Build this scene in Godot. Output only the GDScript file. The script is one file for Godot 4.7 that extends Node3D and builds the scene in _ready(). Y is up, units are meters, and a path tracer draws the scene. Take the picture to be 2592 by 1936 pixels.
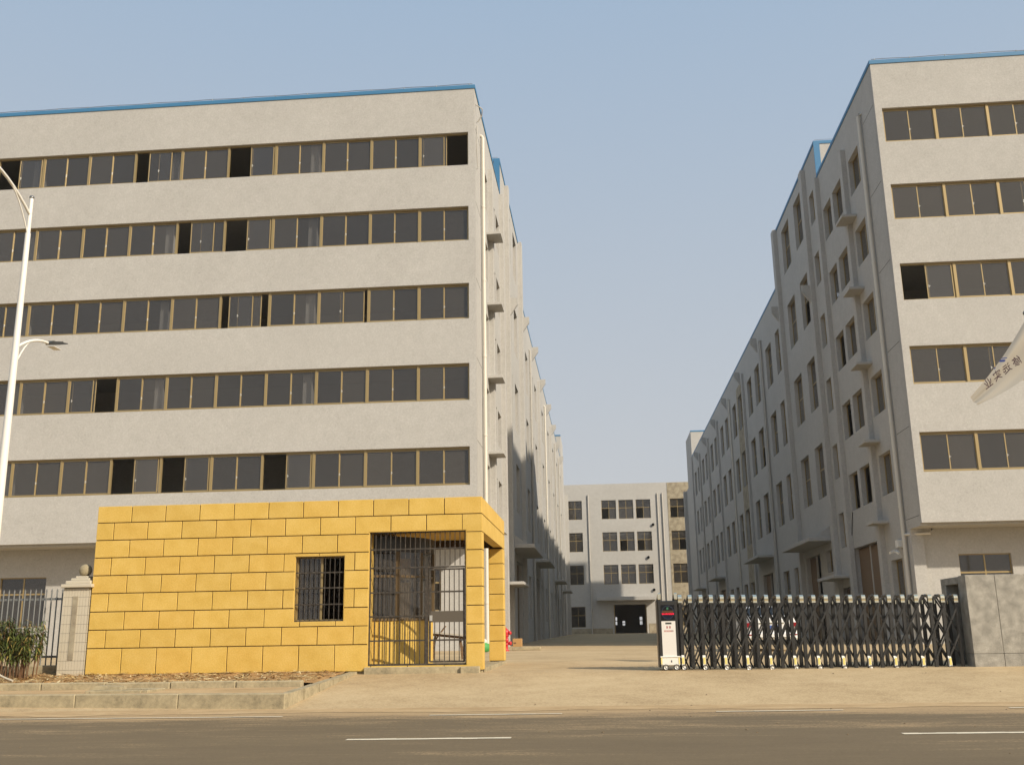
extends Node3D
# A factory yard seen from across the road: twin grey blocks, a yellow gatehouse, a folding gate.
# World: x along the fronts (right +), y up, camera looks to -z. Units are metres.

var M = {}
var rng = RandomNumberGenerator.new()
var used = {}

# ------------------------------------------------------------------ naming and nodes
func numbered(called):
	if not used.has(called):
		used[called] = 0
		return called
	used[called] += 1
	return "%s_%03d" % [called, used[called]]

func tag(o, label = "", category = "", group = "", kind = ""):
	if label: o.set_meta("label", label)
	if category: o.set_meta("category", category)
	if group: o.set_meta("group", group)
	if kind: o.set_meta("kind", kind)
	return o

func thing(called, at, label, category, group = "", turn = 0.0):
	var o = Node3D.new()
	o.name = numbered(called)
	add_child(o)
	o.position = at
	o.rotation.y = turn
	return tag(o, label, category, group)

func structure(called, st, m):
	var o = build(st, numbered(called), m, self)
	return tag(o, "", "", "", "structure")

func put(mesh, called, m, parent, at = Vector3.ZERO):
	var o = MeshInstance3D.new()
	o.mesh = mesh
	o.name = called
	if m != null: o.material_override = m
	o.position = at
	parent.add_child(o, true)
	return o

func build(st, called, m, parent):
	return put(st.commit(), called, m, parent)

func holder(called, parent, at = Vector3.ZERO, turn = 0.0):
	var o = Node3D.new()
	o.name = called
	o.position = at
	o.rotation.y = turn
	parent.add_child(o, true)
	return o

# ------------------------------------------------------------------ mesh helpers
func mb():
	var st = SurfaceTool.new()
	st.begin(Mesh.PRIMITIVE_TRIANGLES)
	return st

func tri(st, a, b, c, n, ua = Vector2.ZERO, ub = Vector2.ZERO, uc = Vector2.ZERO):
	var flip = (b - a).cross(c - a).dot(n) > 0.0
	for k in ([0, 2, 1] if flip else [0, 1, 2]):
		st.set_normal(n)
		st.set_uv([ua, ub, uc][k])
		st.add_vertex([a, b, c][k])

func quad(st, a, b, c, d, n = Vector3.ZERO):
	if n == Vector3.ZERO: n = (b - a).cross(c - a).normalized()
	tri(st, a, b, c, n, Vector2(0, 0), Vector2(1, 0), Vector2(1, 1))
	tri(st, a, c, d, n, Vector2(0, 0), Vector2(1, 1), Vector2(0, 1))

func box(st, a, b):
	var lo = Vector3(min(a.x, b.x), min(a.y, b.y), min(a.z, b.z))
	var hi = Vector3(max(a.x, b.x), max(a.y, b.y), max(a.z, b.z))
	quad(st, Vector3(lo.x, lo.y, hi.z), Vector3(hi.x, lo.y, hi.z), Vector3(hi.x, hi.y, hi.z), Vector3(lo.x, hi.y, hi.z), Vector3(0, 0, 1))
	quad(st, Vector3(lo.x, lo.y, lo.z), Vector3(hi.x, lo.y, lo.z), Vector3(hi.x, hi.y, lo.z), Vector3(lo.x, hi.y, lo.z), Vector3(0, 0, -1))
	quad(st, Vector3(lo.x, lo.y, lo.z), Vector3(lo.x, lo.y, hi.z), Vector3(lo.x, hi.y, hi.z), Vector3(lo.x, hi.y, lo.z), Vector3(-1, 0, 0))
	quad(st, Vector3(hi.x, lo.y, lo.z), Vector3(hi.x, lo.y, hi.z), Vector3(hi.x, hi.y, hi.z), Vector3(hi.x, hi.y, lo.z), Vector3(1, 0, 0))
	quad(st, Vector3(lo.x, hi.y, lo.z), Vector3(hi.x, hi.y, lo.z), Vector3(hi.x, hi.y, hi.z), Vector3(lo.x, hi.y, hi.z), Vector3(0, 1, 0))
	quad(st, Vector3(lo.x, lo.y, lo.z), Vector3(hi.x, lo.y, lo.z), Vector3(hi.x, lo.y, hi.z), Vector3(lo.x, lo.y, hi.z), Vector3(0, -1, 0))

func boxmesh(a, b):
	var st = mb()
	box(st, a, b)
	return st.commit()

# a box with its edges chamfered by c
func bevel(st, a, b, c):
	var lo = Vector3(min(a.x, b.x), min(a.y, b.y), min(a.z, b.z))
	var hi = Vector3(max(a.x, b.x), max(a.y, b.y), max(a.z, b.z))
	var mid = (lo + hi) * 0.5
	var h = (hi - lo) * 0.5
	var i = h - Vector3(c, c, c)
	for ax in 3:
		for s in [-1.0, 1.0]:
			var n = Vector3.ZERO
			n[ax] = s
			var u = (ax + 1) % 3
			var v = (ax + 2) % 3
			var p = []
			for k in [[-1, -1], [1, -1], [1, 1], [-1, 1]]:
				var q = Vector3.ZERO
				q[ax] = s * h[ax]
				q[u] = k[0] * i[u]
				q[v] = k[1] * i[v]
				p.append(mid + q)
			quad(st, p[0], p[1], p[2], p[3], n)
	for ax in 3:                      # the twelve edges, then the eight corners
		var u = (ax + 1) % 3
		var v = (ax + 2) % 3
		for su in [-1.0, 1.0]:
			for sv in [-1.0, 1.0]:
				var p = []
				for k in [[-1, 0], [1, 0], [1, 1], [-1, 1]]:
					var q = Vector3.ZERO
					q[ax] = k[0] * i[ax]
					q[u] = su * (h[u] if k[1] == 0 else i[u])
					q[v] = sv * (i[v] if k[1] == 0 else h[v])
					p.append(mid + q)
				var n = Vector3.ZERO
				n[u] = su
				n[v] = sv
				quad(st, p[0], p[1], p[2], p[3], n.normalized())
	for sx in [-1.0, 1.0]:
		for sy in [-1.0, 1.0]:
			for sz in [-1.0, 1.0]:
				var s = Vector3(sx, sy, sz)
				tri(st, mid + s * Vector3(h.x, i.y, i.z), mid + s * Vector3(i.x, h.y, i.z), mid + s * Vector3(i.x, i.y, h.z), s.normalized())

func frame_of(d):
	var up = Vector3.UP if abs(d.y) < 0.9 else Vector3.RIGHT
	var u = d.cross(up).normalized()
	return [u, u.cross(d).normalized()]

# a round tube through points; r is one radius or one for each point
func tube(st, pts, r, seg = 8, capped = true):
	var rings = []
	for k in pts.size():
		var d = (pts[min(k + 1, pts.size() - 1)] - pts[max(k - 1, 0)]).normalized()
		var f = frame_of(d)
		var rr = r[k] if r is Array else r
		var ring = []
		for s in seg:
			var a = TAU * s / seg
			var n = f[0] * cos(a) + f[1] * sin(a)
			ring.append([pts[k] + n * rr, n])
		rings.append(ring)
	for k in pts.size() - 1:
		for s in seg:
			var q = [rings[k][s], rings[k][(s + 1) % seg], rings[k + 1][(s + 1) % seg], rings[k + 1][s]]
			smooth_quad(st, q)
	if capped:
		for e in [0, pts.size() - 1]:
			var d = (pts[e] - pts[1 if e == 0 else e - 1]).normalized()
			for s in range(1, seg - 1):
				tri(st, rings[e][0][0], rings[e][s][0], rings[e][s + 1][0], d)

func smooth_quad(st, q):
	var n = (q[0][1] + q[2][1])
	if n.length() < 0.001: n = q[1][1]
	for t in [[0, 1, 2], [0, 2, 3]]:
		var a = q[t[0]][0]
		var b = q[t[1]][0]
		var c = q[t[2]][0]
		var order = [t[0], t[2], t[1]] if (b - a).cross(c - a).dot(n) > 0.0 else t
		for k in order:
			st.set_normal(q[k][1])
			st.set_uv(Vector2.ZERO)
			st.add_vertex(q[k][0])

# profile [[r, y], ...] turned about an axis through at
func lathe(st, at, prof, seg = 16, axis = Vector3.UP):
	var f = frame_of(axis)
	var rings = []
	for k in prof.size():
		var a = prof[max(k - 1, 0)]
		var b = prof[min(k + 1, prof.size() - 1)]
		var t = Vector2(b[0] - a[0], b[1] - a[1]).normalized()
		var ring = []
		for s in seg:
			var w = TAU * s / seg
			var out = f[0] * cos(w) + f[1] * sin(w)
			ring.append([at + axis * prof[k][1] + out * prof[k][0], (out * t.y - axis * t.x).normalized()])
		rings.append(ring)
	for k in prof.size() - 1:
		for s in seg:
			smooth_quad(st, [rings[k][s], rings[k][(s + 1) % seg], rings[k + 1][(s + 1) % seg], rings[k + 1][s]])

# a bar of rectangular section from a to b (w across, t thick along the hint)
func bar(st, a, b, w, t, hint = Vector3(0, 0, 1)):
	var d = (b - a).normalized()
	var u = d.cross(hint).normalized() * w * 0.5
	var v = hint.normalized() * t * 0.5
	var p = []
	for e in [a, b]:
		p.append([e - u - v, e + u - v, e + u + v, e - u + v])
	for k in 4:
		var l = (k + 1) % 4
		var n = ((p[0][k] + p[0][l]) * 0.5 - a).normalized()
		quad(st, p[0][k], p[0][l], p[1][l], p[1][k], n)
	quad(st, p[0][0], p[0][1], p[0][2], p[0][3], -d)
	quad(st, p[1][0], p[1][1], p[1][2], p[1][3], d)

# prism: polygon pts (2D) in the plane (u, v) at origin o, extruded by w along n
func prism(st, o, u, v, w, poly):
	var idx = Geometry2D.triangulate_polygon(PackedVector2Array(poly))
	var nn = w.normalized()
	for k in range(0, idx.size(), 3):
		var a = []
		for j in 3:
			var q = poly[idx[k + j]]
			a.append(o + u * q.x + v * q.y)
		tri(st, a[0], a[1], a[2], -nn)
		tri(st, a[0] + w, a[1] + w, a[2] + w, nn)
	var area = 0.0
	for k in poly.size():
		var p = poly[k]
		var q = poly[(k + 1) % poly.size()]
		area += p.x * q.y - q.x * p.y
	for k in poly.size():
		var p = poly[k]
		var q = poly[(k + 1) % poly.size()]
		var e = q - p
		var n2 = Vector2(e.y, -e.x).normalized() * (1.0 if area > 0 else -1.0)
		var a = o + u * p.x + v * p.y
		var b = o + u * q.x + v * q.y
		quad(st, a, b, b + w, a + w, (u * n2.x + v * n2.y).normalized())

# a wall slab of thickness t behind the plane through o (axes u, v; faces n) with rectangular holes [u0, u1, v0, v1]
func pierced(st, o, u, v, n, t, u0, u1, v0, v1, holes):
	var us = [u0, u1]
	var vs = [v0, v1]
	for h in holes:
		for k in [h[0], h[1]]:
			if k > u0 and k < u1: us.append(k)
		for k in [h[2], h[3]]:
			if k > v0 and k < v1: vs.append(k)
	us.sort()
	vs.sort()
	for j in vs.size() - 1:
		if vs[j + 1] - vs[j] < 0.0005: continue
		var vm = (vs[j] + vs[j + 1]) * 0.5
		var run = null
		for i in us.size():
			var solid = false
			if i < us.size() - 1 and us[i + 1] - us[i] >= 0.0005:
				var um = (us[i] + us[i + 1]) * 0.5
				solid = true
				for h in holes:
					if um > h[0] and um < h[1] and vm > h[2] and vm < h[3]:
						solid = false
						break
			elif i < us.size() - 1:
				continue
			if solid and run == null: run = us[i]
			if not solid and run != null:
				for face in [[Vector3.ZERO, n], [-n * t, -n]]:
					var b = o + face[0]
					quad(st, b + u * run + v * vs[j], b + u * us[i] + v * vs[j], b + u * us[i] + v * vs[j + 1], b + u * run + v * vs[j + 1], face[1])
				run = null
	var rects = [[u0, u1, v0, v1, 1.0]]
	for h in holes: rects.append([h[0], h[1], h[2], h[3], -1.0])
	for r in rects:
		var a = o + u * r[0] + v * r[2]
		var b = o + u * r[1] + v * r[2]
		var c = o + u * r[1] + v * r[3]
		var d = o + u * r[0] + v * r[3]
		var w = -n * t
		quad(st, a, b, b + w, a + w, -v * r[4])
		quad(st, d, c, c + w, d + w, v * r[4])
		quad(st, a, d, d + w, a + w, -u * r[4])
		quad(st, b, c, c + w, b + w, u * r[4])

# ------------------------------------------------------------------ textures and materials
func noise_bytes(size, sd, freq, oct = 3, kind = FastNoiseLite.TYPE_SIMPLEX_SMOOTH):
	var n = FastNoiseLite.new()
	n.seed = sd
	n.noise_type = kind
	n.frequency = freq
	n.fractal_octaves = oct
	var img = n.get_seamless_image(size, size)
	img.convert(Image.FORMAT_L8)
	return img.get_data()

# colours are linear base colours; stops [[t, Color], ...]; layers [[freq, weight, octaves], ...]
func ramp_texture(size, sd, layers, stops, grain = 0.0):
	var ls = []
	var total = 0.0
	for k in layers.size():
		ls.append([noise_bytes(size, sd + k * 17, layers[k][0], layers[k][2]), layers[k][1] / 255.0])
		total += layers[k][1]
	var lut = PackedByteArray()
	for k in 256:
		var t = k / 255.0
		var c = stops[0][1]
		for j in stops.size() - 1:
			if t >= stops[j][0]:
				c = stops[j][1].lerp(stops[j + 1][1], clamp((t - stops[j][0]) / (stops[j + 1][0] - stops[j][0]), 0.0, 1.0))
		c = c.linear_to_srgb()
		lut.append_array([int(c.r * 255), int(c.g * 255), int(c.b * 255)])
	var out = PackedByteArray()
	out.resize(size * size * 3)
	var r = RandomNumberGenerator.new()
	r.seed = sd
	for k in size * size:
		var v = 0.0
		for l in ls: v += l[0][k] * l[1]
		var i = int(clamp((v / total + (r.randf() - 0.5) * grain) * 255.0, 0.0, 255.0)) * 3
		out[k * 3] = lut[i]
		out[k * 3 + 1] = lut[i + 1]
		out[k * 3 + 2] = lut[i + 2]
	var img = Image.create_from_data(size, size, false, Image.FORMAT_RGB8, out)
	img.generate_mipmaps()
	return ImageTexture.create_from_image(img)

func normal_texture(size, sd, freq, strength, oct = 3):
	var n = FastNoiseLite.new()
	n.seed = sd
	n.frequency = freq
	n.fractal_octaves = oct
	var img = n.get_seamless_image(size, size)
	img.convert(Image.FORMAT_RGBA8)
	img.bump_map_to_normal_map(strength)
	return ImageTexture.create_from_image(img)

func lin(r, g, b):
	return Color(r, g, b).linear_to_srgb()

func flat(c, rough = 0.8, metal = 0.0):
	var m = StandardMaterial3D.new()
	m.albedo_color = c
	m.roughness = rough
	m.metallic = metal
	return m

func tri_mat(tex, size, rough = 0.9, nrm = null, depth = 0.5):
	var m = StandardMaterial3D.new()
	m.albedo_texture = tex
	m.roughness = rough
	m.uv1_triplanar = true
	m.uv1_world_triplanar = true
	m.uv1_scale = (size if size is Vector3 else Vector3(1.0 / size, 1.0 / size, 1.0 / size))
	if nrm != null:
		m.normal_enabled = true
		m.normal_texture = nrm
		m.normal_scale = depth
	return m

func make_materials():
	var bump = normal_texture(512, 5, 0.12, 3.0, 4)
	var coarse = normal_texture(512, 8, 0.05, 4.0, 4)
	var st = ramp_texture(1024, 11, [[0.006, 0.6, 3], [0.05, 0.7, 3], [0.25, 1.0, 2]], [[0.0, Color(0.335, 0.325, 0.304)], [0.3, Color(0.393, 0.383, 0.361)], [0.6, Color(0.425, 0.415, 0.392)], [1.0, Color(0.49, 0.48, 0.455)]], 0.5)
	M.stucco = tri_mat(st, 30.0, 0.92)
	var raw = ramp_texture(512, 31, [[0.012, 1.0, 4], [0.06, 0.7, 3]], [[0.0, Color(0.16, 0.13, 0.09)], [0.45, Color(0.29, 0.25, 0.18)], [0.7, Color(0.36, 0.32, 0.23)], [1.0, Color(0.42, 0.37, 0.28)]], 0.2)
	M.raw_cement = tri_mat(raw, 6.0, 0.95)
	M.inner = M.stucco
	var conc = ramp_texture(1024, 51, [[0.005, 1.0, 4], [0.02, 0.8, 4], [0.12, 0.6, 3], [0.4, 0.5, 2]], [[0.0, Color(0.23, 0.155, 0.076)], [0.3, Color(0.375, 0.268, 0.142)], [0.5, Color(0.46, 0.342, 0.19)], [0.75, Color(0.515, 0.392, 0.225)], [1.0, Color(0.6, 0.475, 0.295)]], 0.45)
	M.yard = tri_mat(conc, Vector3(1.0 / 19.0, 1.0 / 16.0, 1.0 / 16.0), 0.93)
	var asp = ramp_texture(1024, 61, [[0.006, 1.0, 4], [0.03, 0.8, 3], [0.2, 0.6, 2]], [[0.0, Color(0.1, 0.073, 0.042)], [0.4, Color(0.148, 0.108, 0.062)], [0.65, Color(0.175, 0.128, 0.075)], [1.0, Color(0.24, 0.18, 0.11)]], 0.3)
	M.asphalt = tri_mat(asp, Vector3(1.0 / 34.0, 0.1, 1.0 / 9.0), 0.9)
	var sand = ramp_texture(512, 71, [[0.01, 1.0, 4], [0.07, 0.7, 3]], [[0.0, Color(0.29, 0.19, 0.09)], [0.5, Color(0.44, 0.305, 0.155)], [1.0, Color(0.55, 0.41, 0.235)]], 0.25)
	M.sand = tri_mat(sand, Vector3(1.0 / 9.0, 0.2, 1.0 / 4.0), 0.95)
	var soil = ramp_texture(512, 81, [[0.02, 1.0, 4], [0.1, 0.9, 3]], [[0.0, Color(0.14, 0.075, 0.028)], [0.45, Color(0.33, 0.19, 0.075)], [0.7, Color(0.45, 0.28, 0.115)], [1.0, Color(0.6, 0.43, 0.2)]], 0.3)
	M.soil = tri_mat(soil, 2.2, 0.97, coarse, 0.4)
	var kerb = ramp_texture(512, 91, [[0.01, 1.1, 4], [0.05, 0.8, 3]], [[0.0, Color(0.17, 0.145, 0.09)], [0.4, Color(0.32, 0.27, 0.17)], [0.7, Color(0.4, 0.335, 0.21)], [1.0, Color(0.5, 0.42, 0.28)]], 0.35)
	M.kerb = tri_mat(kerb, 2.6, 0.93, bump, 0.15)
	var yel = ramp_texture(512, 101, [[0.01, 1.0, 3], [0.12, 0.8, 2]], [[0.0, Color(0.52, 0.335, 0.066)], [0.5, Color(0.59, 0.395, 0.09)], [1.0, Color(0.65, 0.455, 0.135)]], 0.6)
	M.yellow = tri_mat(yel, 3.0, 0.9, bump, 0.12)
	M.yellows = [M.yellow]
	for q in [Color(0.985, 0.985, 0.98), Color(0.99, 0.98, 0.97), Color(0.975, 0.975, 0.98)]:
		var v = M.yellow.duplicate()
		v.albedo_color = q
		M.yellows.append(v)
	var gran = ramp_texture(512, 111, [[0.012, 1.0, 4], [0.25, 1.1, 2]], [[0.0, Color(0.11, 0.105, 0.09)], [0.45, Color(0.25, 0.235, 0.2)], [0.65, Color(0.33, 0.31, 0.265)], [1.0, Color(0.5, 0.47, 0.41)]], 0.5)
	M.granite = tri_mat(gran, 1.8, 0.75)
	var rust = ramp_texture(256, 121, [[0.03, 1.0, 4]], [[0.0, Color(0.03, 0.025, 0.02)], [0.6, Color(0.06, 0.05, 0.04)], [1.0, Color(0.12, 0.1, 0.075)]], 0.2)
	M.bars = tri_mat(rust, 0.8, 0.6)
	M.bars.metallic = 0.3
	var wood = ramp_texture(256, 131, [[0.02, 1.0, 4]], [[0.0, Color(0.1, 0.055, 0.025)], [1.0, Color(0.26, 0.16, 0.08)]], 0.2)
	M.wood = tri_mat(wood, Vector3(0.6, 4.0, 4.0), 0.85)
	M.joint = flat(lin(0.055, 0.035, 0.018), 0.95)
	M.seam = flat(lin(0.1, 0.095, 0.085), 0.95)
	M.blue = flat(lin(0.042, 0.17, 0.33), 0.6)
	M.window_frame = flat(lin(0.33, 0.25, 0.12), 0.42, 0.35)
	M.bay_frame = flat(lin(0.14, 0.095, 0.045), 0.5, 0.3)
	M.handle = flat(lin(0.55, 0.54, 0.5), 0.4, 0.6)
	var g = flat(lin(0.07, 0.062, 0.052), 0.03)
	g.transparency = BaseMaterial3D.TRANSPARENCY_ALPHA
	g.albedo_color.a = 0.32
	g.metallic_specular = 0.6
	M.glass = g
	M.panes = []
	for q in [[0.32, 1.0], [0.27, 0.9], [0.38, 1.15], [0.34, 1.35], [0.35, 0.85]]:
		var v = g.duplicate()
		v.albedo_color = lin(0.07 * q[1], 0.062 * q[1], 0.052 * q[1])      # bronze tinted, more or less dusty
		v.albedo_color.a = q[0]
		M.panes.append(v)
	var dg = g.duplicate()
	dg.albedo_color.a = 0.6
	M.dark_glass = dg
	M.pipe = flat(lin(0.6, 0.57, 0.5), 0.5)
	M.grey_pipe = flat(lin(0.42, 0.4, 0.36), 0.5)
	M.rooftop = flat(lin(0.3, 0.28, 0.25), 0.95)
	M.shutter = flat(lin(0.16, 0.105, 0.06), 0.7)
	M.white = flat(lin(0.74, 0.72, 0.66), 0.35)
	M.white_tile = flat(lin(0.5, 0.45, 0.35), 0.45)
	M.line = flat(lin(0.7, 0.63, 0.48), 0.8)
	M.dark_paint = flat(lin(0.022, 0.021, 0.019), 0.42, 0.2)
	M.dark_paint.clearcoat_enabled = true
	M.dark_paint.clearcoat = 0.3
	M.chrome = flat(lin(0.86, 0.8, 0.62), 0.17, 0.95)
	M.reflector = flat(lin(0.75, 0.62, 0.2), 0.3)
	M.rubber = flat(lin(0.02, 0.02, 0.02), 0.9)
	M.red = flat(lin(0.5, 0.02, 0.025), 0.4)
	M.carton = flat(lin(0.42, 0.24, 0.09), 0.9)
	M.steel = flat(lin(0.2, 0.2, 0.2), 0.45, 0.7)
	M.fence = flat(lin(0.2, 0.205, 0.2), 0.5, 0.3)
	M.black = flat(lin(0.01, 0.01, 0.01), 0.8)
	M.car = flat(lin(0.76, 0.76, 0.75), 0.3, 0.1)
	M.car.clearcoat_enabled = true
	M.car.clearcoat = 1.0
	M.car_glass = flat(lin(0.012, 0.013, 0.014), 0.12)
	M.car_glass.metallic_specular = 0.25
	M.tail = flat(lin(0.22, 0.008, 0.012), 0.2)
	M.lamp_grey = flat(lin(0.07, 0.07, 0.065), 0.45, 0.4)
	M.sack = flat(lin(0.06, 0.28, 0.07), 0.6)
	M.sack_white = flat(lin(0.6, 0.6, 0.55), 0.7)
	var lf = StandardMaterial3D.new()
	lf.vertex_color_use_as_albedo = true
	lf.roughness = 0.6
	lf.backlight_enabled = true
	lf.backlight = Color(0.25, 0.28, 0.08)
	M.leaf = lf
	M.stem = flat(lin(0.16, 0.085, 0.04), 0.9)
	var sw = StandardMaterial3D.new()
	sw.vertex_color_use_as_albedo = true
	sw.roughness = 0.95
	M.straw = sw

# ------------------------------------------------------------------ the lie of the land
var profile = [[60.0, 0.0], [-17.6, 0.0], [-19.2, 0.13], [-22.3, 0.39], [-30.0, 0.46], [-36.0, 0.52], [-55.0, 0.55], [-80.0, 0.68], [-102.0, 0.75], [-150.0, 0.95], [-420.0, 1.1]]
func gy(z):
	for k in profile.size() - 1:
		if z <= profile[k][0] and z >= profile[k + 1][0]:
			return lerp(profile[k][1], profile[k + 1][1], (z - profile[k][0]) / (profile[k + 1][0] - profile[k][0]))
	return 0.0

func tri_uv(st, p, uv):
	tri(st, p[0], p[1], p[2], Vector3.UP, uv[0], uv[1], uv[2])
	tri(st, p[0], p[2], p[3], Vector3.UP, uv[0], uv[2], uv[3])

# asphalt strewn with sand: streaks along the wheel tracks, thick by the verge; 34 m by 9.2 m
func sandy_lane():
	var w = 2048
	var h = 512
	var big = noise_bytes(1024, 301, 0.006, 4)
	var mid = noise_bytes(1024, 302, 0.03, 4)
	var fine = noise_bytes(1024, 303, 0.3, 2)
	var r = RandomNumberGenerator.new()
	r.seed = 77
	var out = PackedByteArray()
	out.resize(w * h * 3)
	var dark = Color(0.118, 0.085, 0.044)
	var pale = Color(0.172, 0.126, 0.067)
	var sandc = Color(0.42, 0.29, 0.15)
	var bands = []
	for y in h:
		var v = y / float(h)
		bands.append(pow(v, 4.0) * 1.15 + 0.1 * sin(v * 23.0) * v + 0.06 * sin(v * 61.0 + 1.0))
	for y in h:
		for x in w:
			var b = big[(y * 2 % 1024) * 1024 + (x / 2) % 1024] / 255.0
			var m = mid[(y * 4 % 1024) * 1024 + (x / 2) % 1024] / 255.0
			var f = fine[(y % 1024) * 1024 + x % 1024] / 255.0
			var g = r.randf()
			var c = dark.lerp(pale, clamp(b * 0.5 + m * 0.4 + (g - 0.5) * 0.5, 0.0, 1.0))
			var sd = clamp((bands[y] + (b - 0.5) * 0.7 + (m - 0.5) * 0.7 + (f - 0.5) * 0.5 + (g - 0.5) * 0.35 - 0.3) * 1.6, 0.0, 1.0)
			c = c.lerp(sandc, sd * 0.85).linear_to_srgb()
			var i = (y * w + x) * 3
			out[i] = int(c.r * 255)
			out[i + 1] = int(c.g * 255)
			out[i + 2] = int(c.b * 255)
	var img = Image.create_from_data(w, h, false, Image.FORMAT_RGB8, out)
	var mt = StandardMaterial3D.new()
	mt.albedo_texture = image_texture(img)
	mt.roughness = 0.92
	return mt

func make_ground():
	var st = mb()
	for k in profile.size() - 1:
		var a = profile[k]
		var b = profile[k + 1]
		quad(st, Vector3(-300, a[1], a[0]), Vector3(300, a[1], a[0]), Vector3(300, b[1], b[0]), Vector3(-300, b[1], b[0]), Vector3(0, 1, (b[1] - a[1]) / (a[0] - b[0])).normalized())
	structure("ground", st, M.yard)
	st = mb()
	quad(st, Vector3(-300, 0.004, 22), Vector3(300, 0.004, 22), Vector3(300, 0.004, -8.0), Vector3(-300, 0.004, -8.0), Vector3.UP)
	var road = structure("road", st, M.asphalt)
	st = mb()      # the far lane, where sand has drifted in from the verge
	for k in range(-9, 9):
		var xa = k * 34.0
		tri_uv(st, [Vector3(xa, 0.004, -8.0), Vector3(xa + 34.0, 0.004, -8.0), Vector3(xa + 34.0, 0.004, -17.2), Vector3(xa, 0.004, -17.2)], [Vector2(0, 0), Vector2(1, 0), Vector2(1, 1), Vector2(0, 1)])
	build(st, "far_lane", sandy_lane(), road)
	# broken lane line, broken edge line (both run a little askew to the fronts)
	var marks = []
	for k in range(-4, 5): marks.append([-3.11 + 6.52 * k, 1.97, -12.46, -0.033, 0.13])
	for k in range(1, 6): marks.append([-2.71 + 4.36 * k, 1.9, -16.0, -0.045, 0.1])
	marks.append([-2.71, 2.03, -16.0, -0.045, 0.1])
	for k in range(-6, 0): marks.append([-5.01 + (k + 1) * 4.0 - 4.0, 4.0, -16.0, 0.0, 0.1])
	for q in marks:
		var m = mb()
		var h = q[4] * 0.5
		var n = 10
		for i in n:                      # worn, slightly ragged edges
			var xa = q[0] + q[1] * i / n
			var xb = q[0] + q[1] * (i + 1) / n
			var za = q[2] + (xa + 3.0) * q[3]
			var zb = q[2] + (xb + 3.0) * q[3]
			var e = [rng.randf_range(-0.012, 0.012), rng.randf_range(-0.012, 0.012)]
			var y = 0.008 if q[2] > -14.0 else 0.012
			quad(m, Vector3(xa, y, za + h + e[0]), Vector3(xb, y, zb + h + e[0]), Vector3(xb, y, zb - h + e[1]), Vector3(xa, y, za - h + e[1]), Vector3.UP)
		build(m, "lane_line", M.line, road)
	# sand that has gathered along the edge of the carriageway, ragged towards the road
	st = mb()
	var nz = FastNoiseLite.new()
	nz.seed = 4
	nz.frequency = 0.35
	nz.fractal_octaves = 5
	var xs = []
	var x = -60.0
	while x < 60.0:
		xs.append(x)
		x += 0.12
	for i in xs.size() - 1:
		var z = []
		for xx in [xs[i], xs[i + 1]]:
			z.append(-16.85 - 0.012 * xx - 0.4 * nz.get_noise_2d(xx * 0.5, 3.0) + 0.25 * nz.get_noise_2d(xx * 3.0, 9.0))
		quad(st, Vector3(xs[i], 0.008, z[0]), Vector3(xs[i + 1], 0.008, z[1]), Vector3(xs[i + 1], 0.008, -17.7), Vector3(xs[i], 0.008, -17.7), Vector3.UP)
	structure("sand_strip", st, M.sand)

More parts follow.
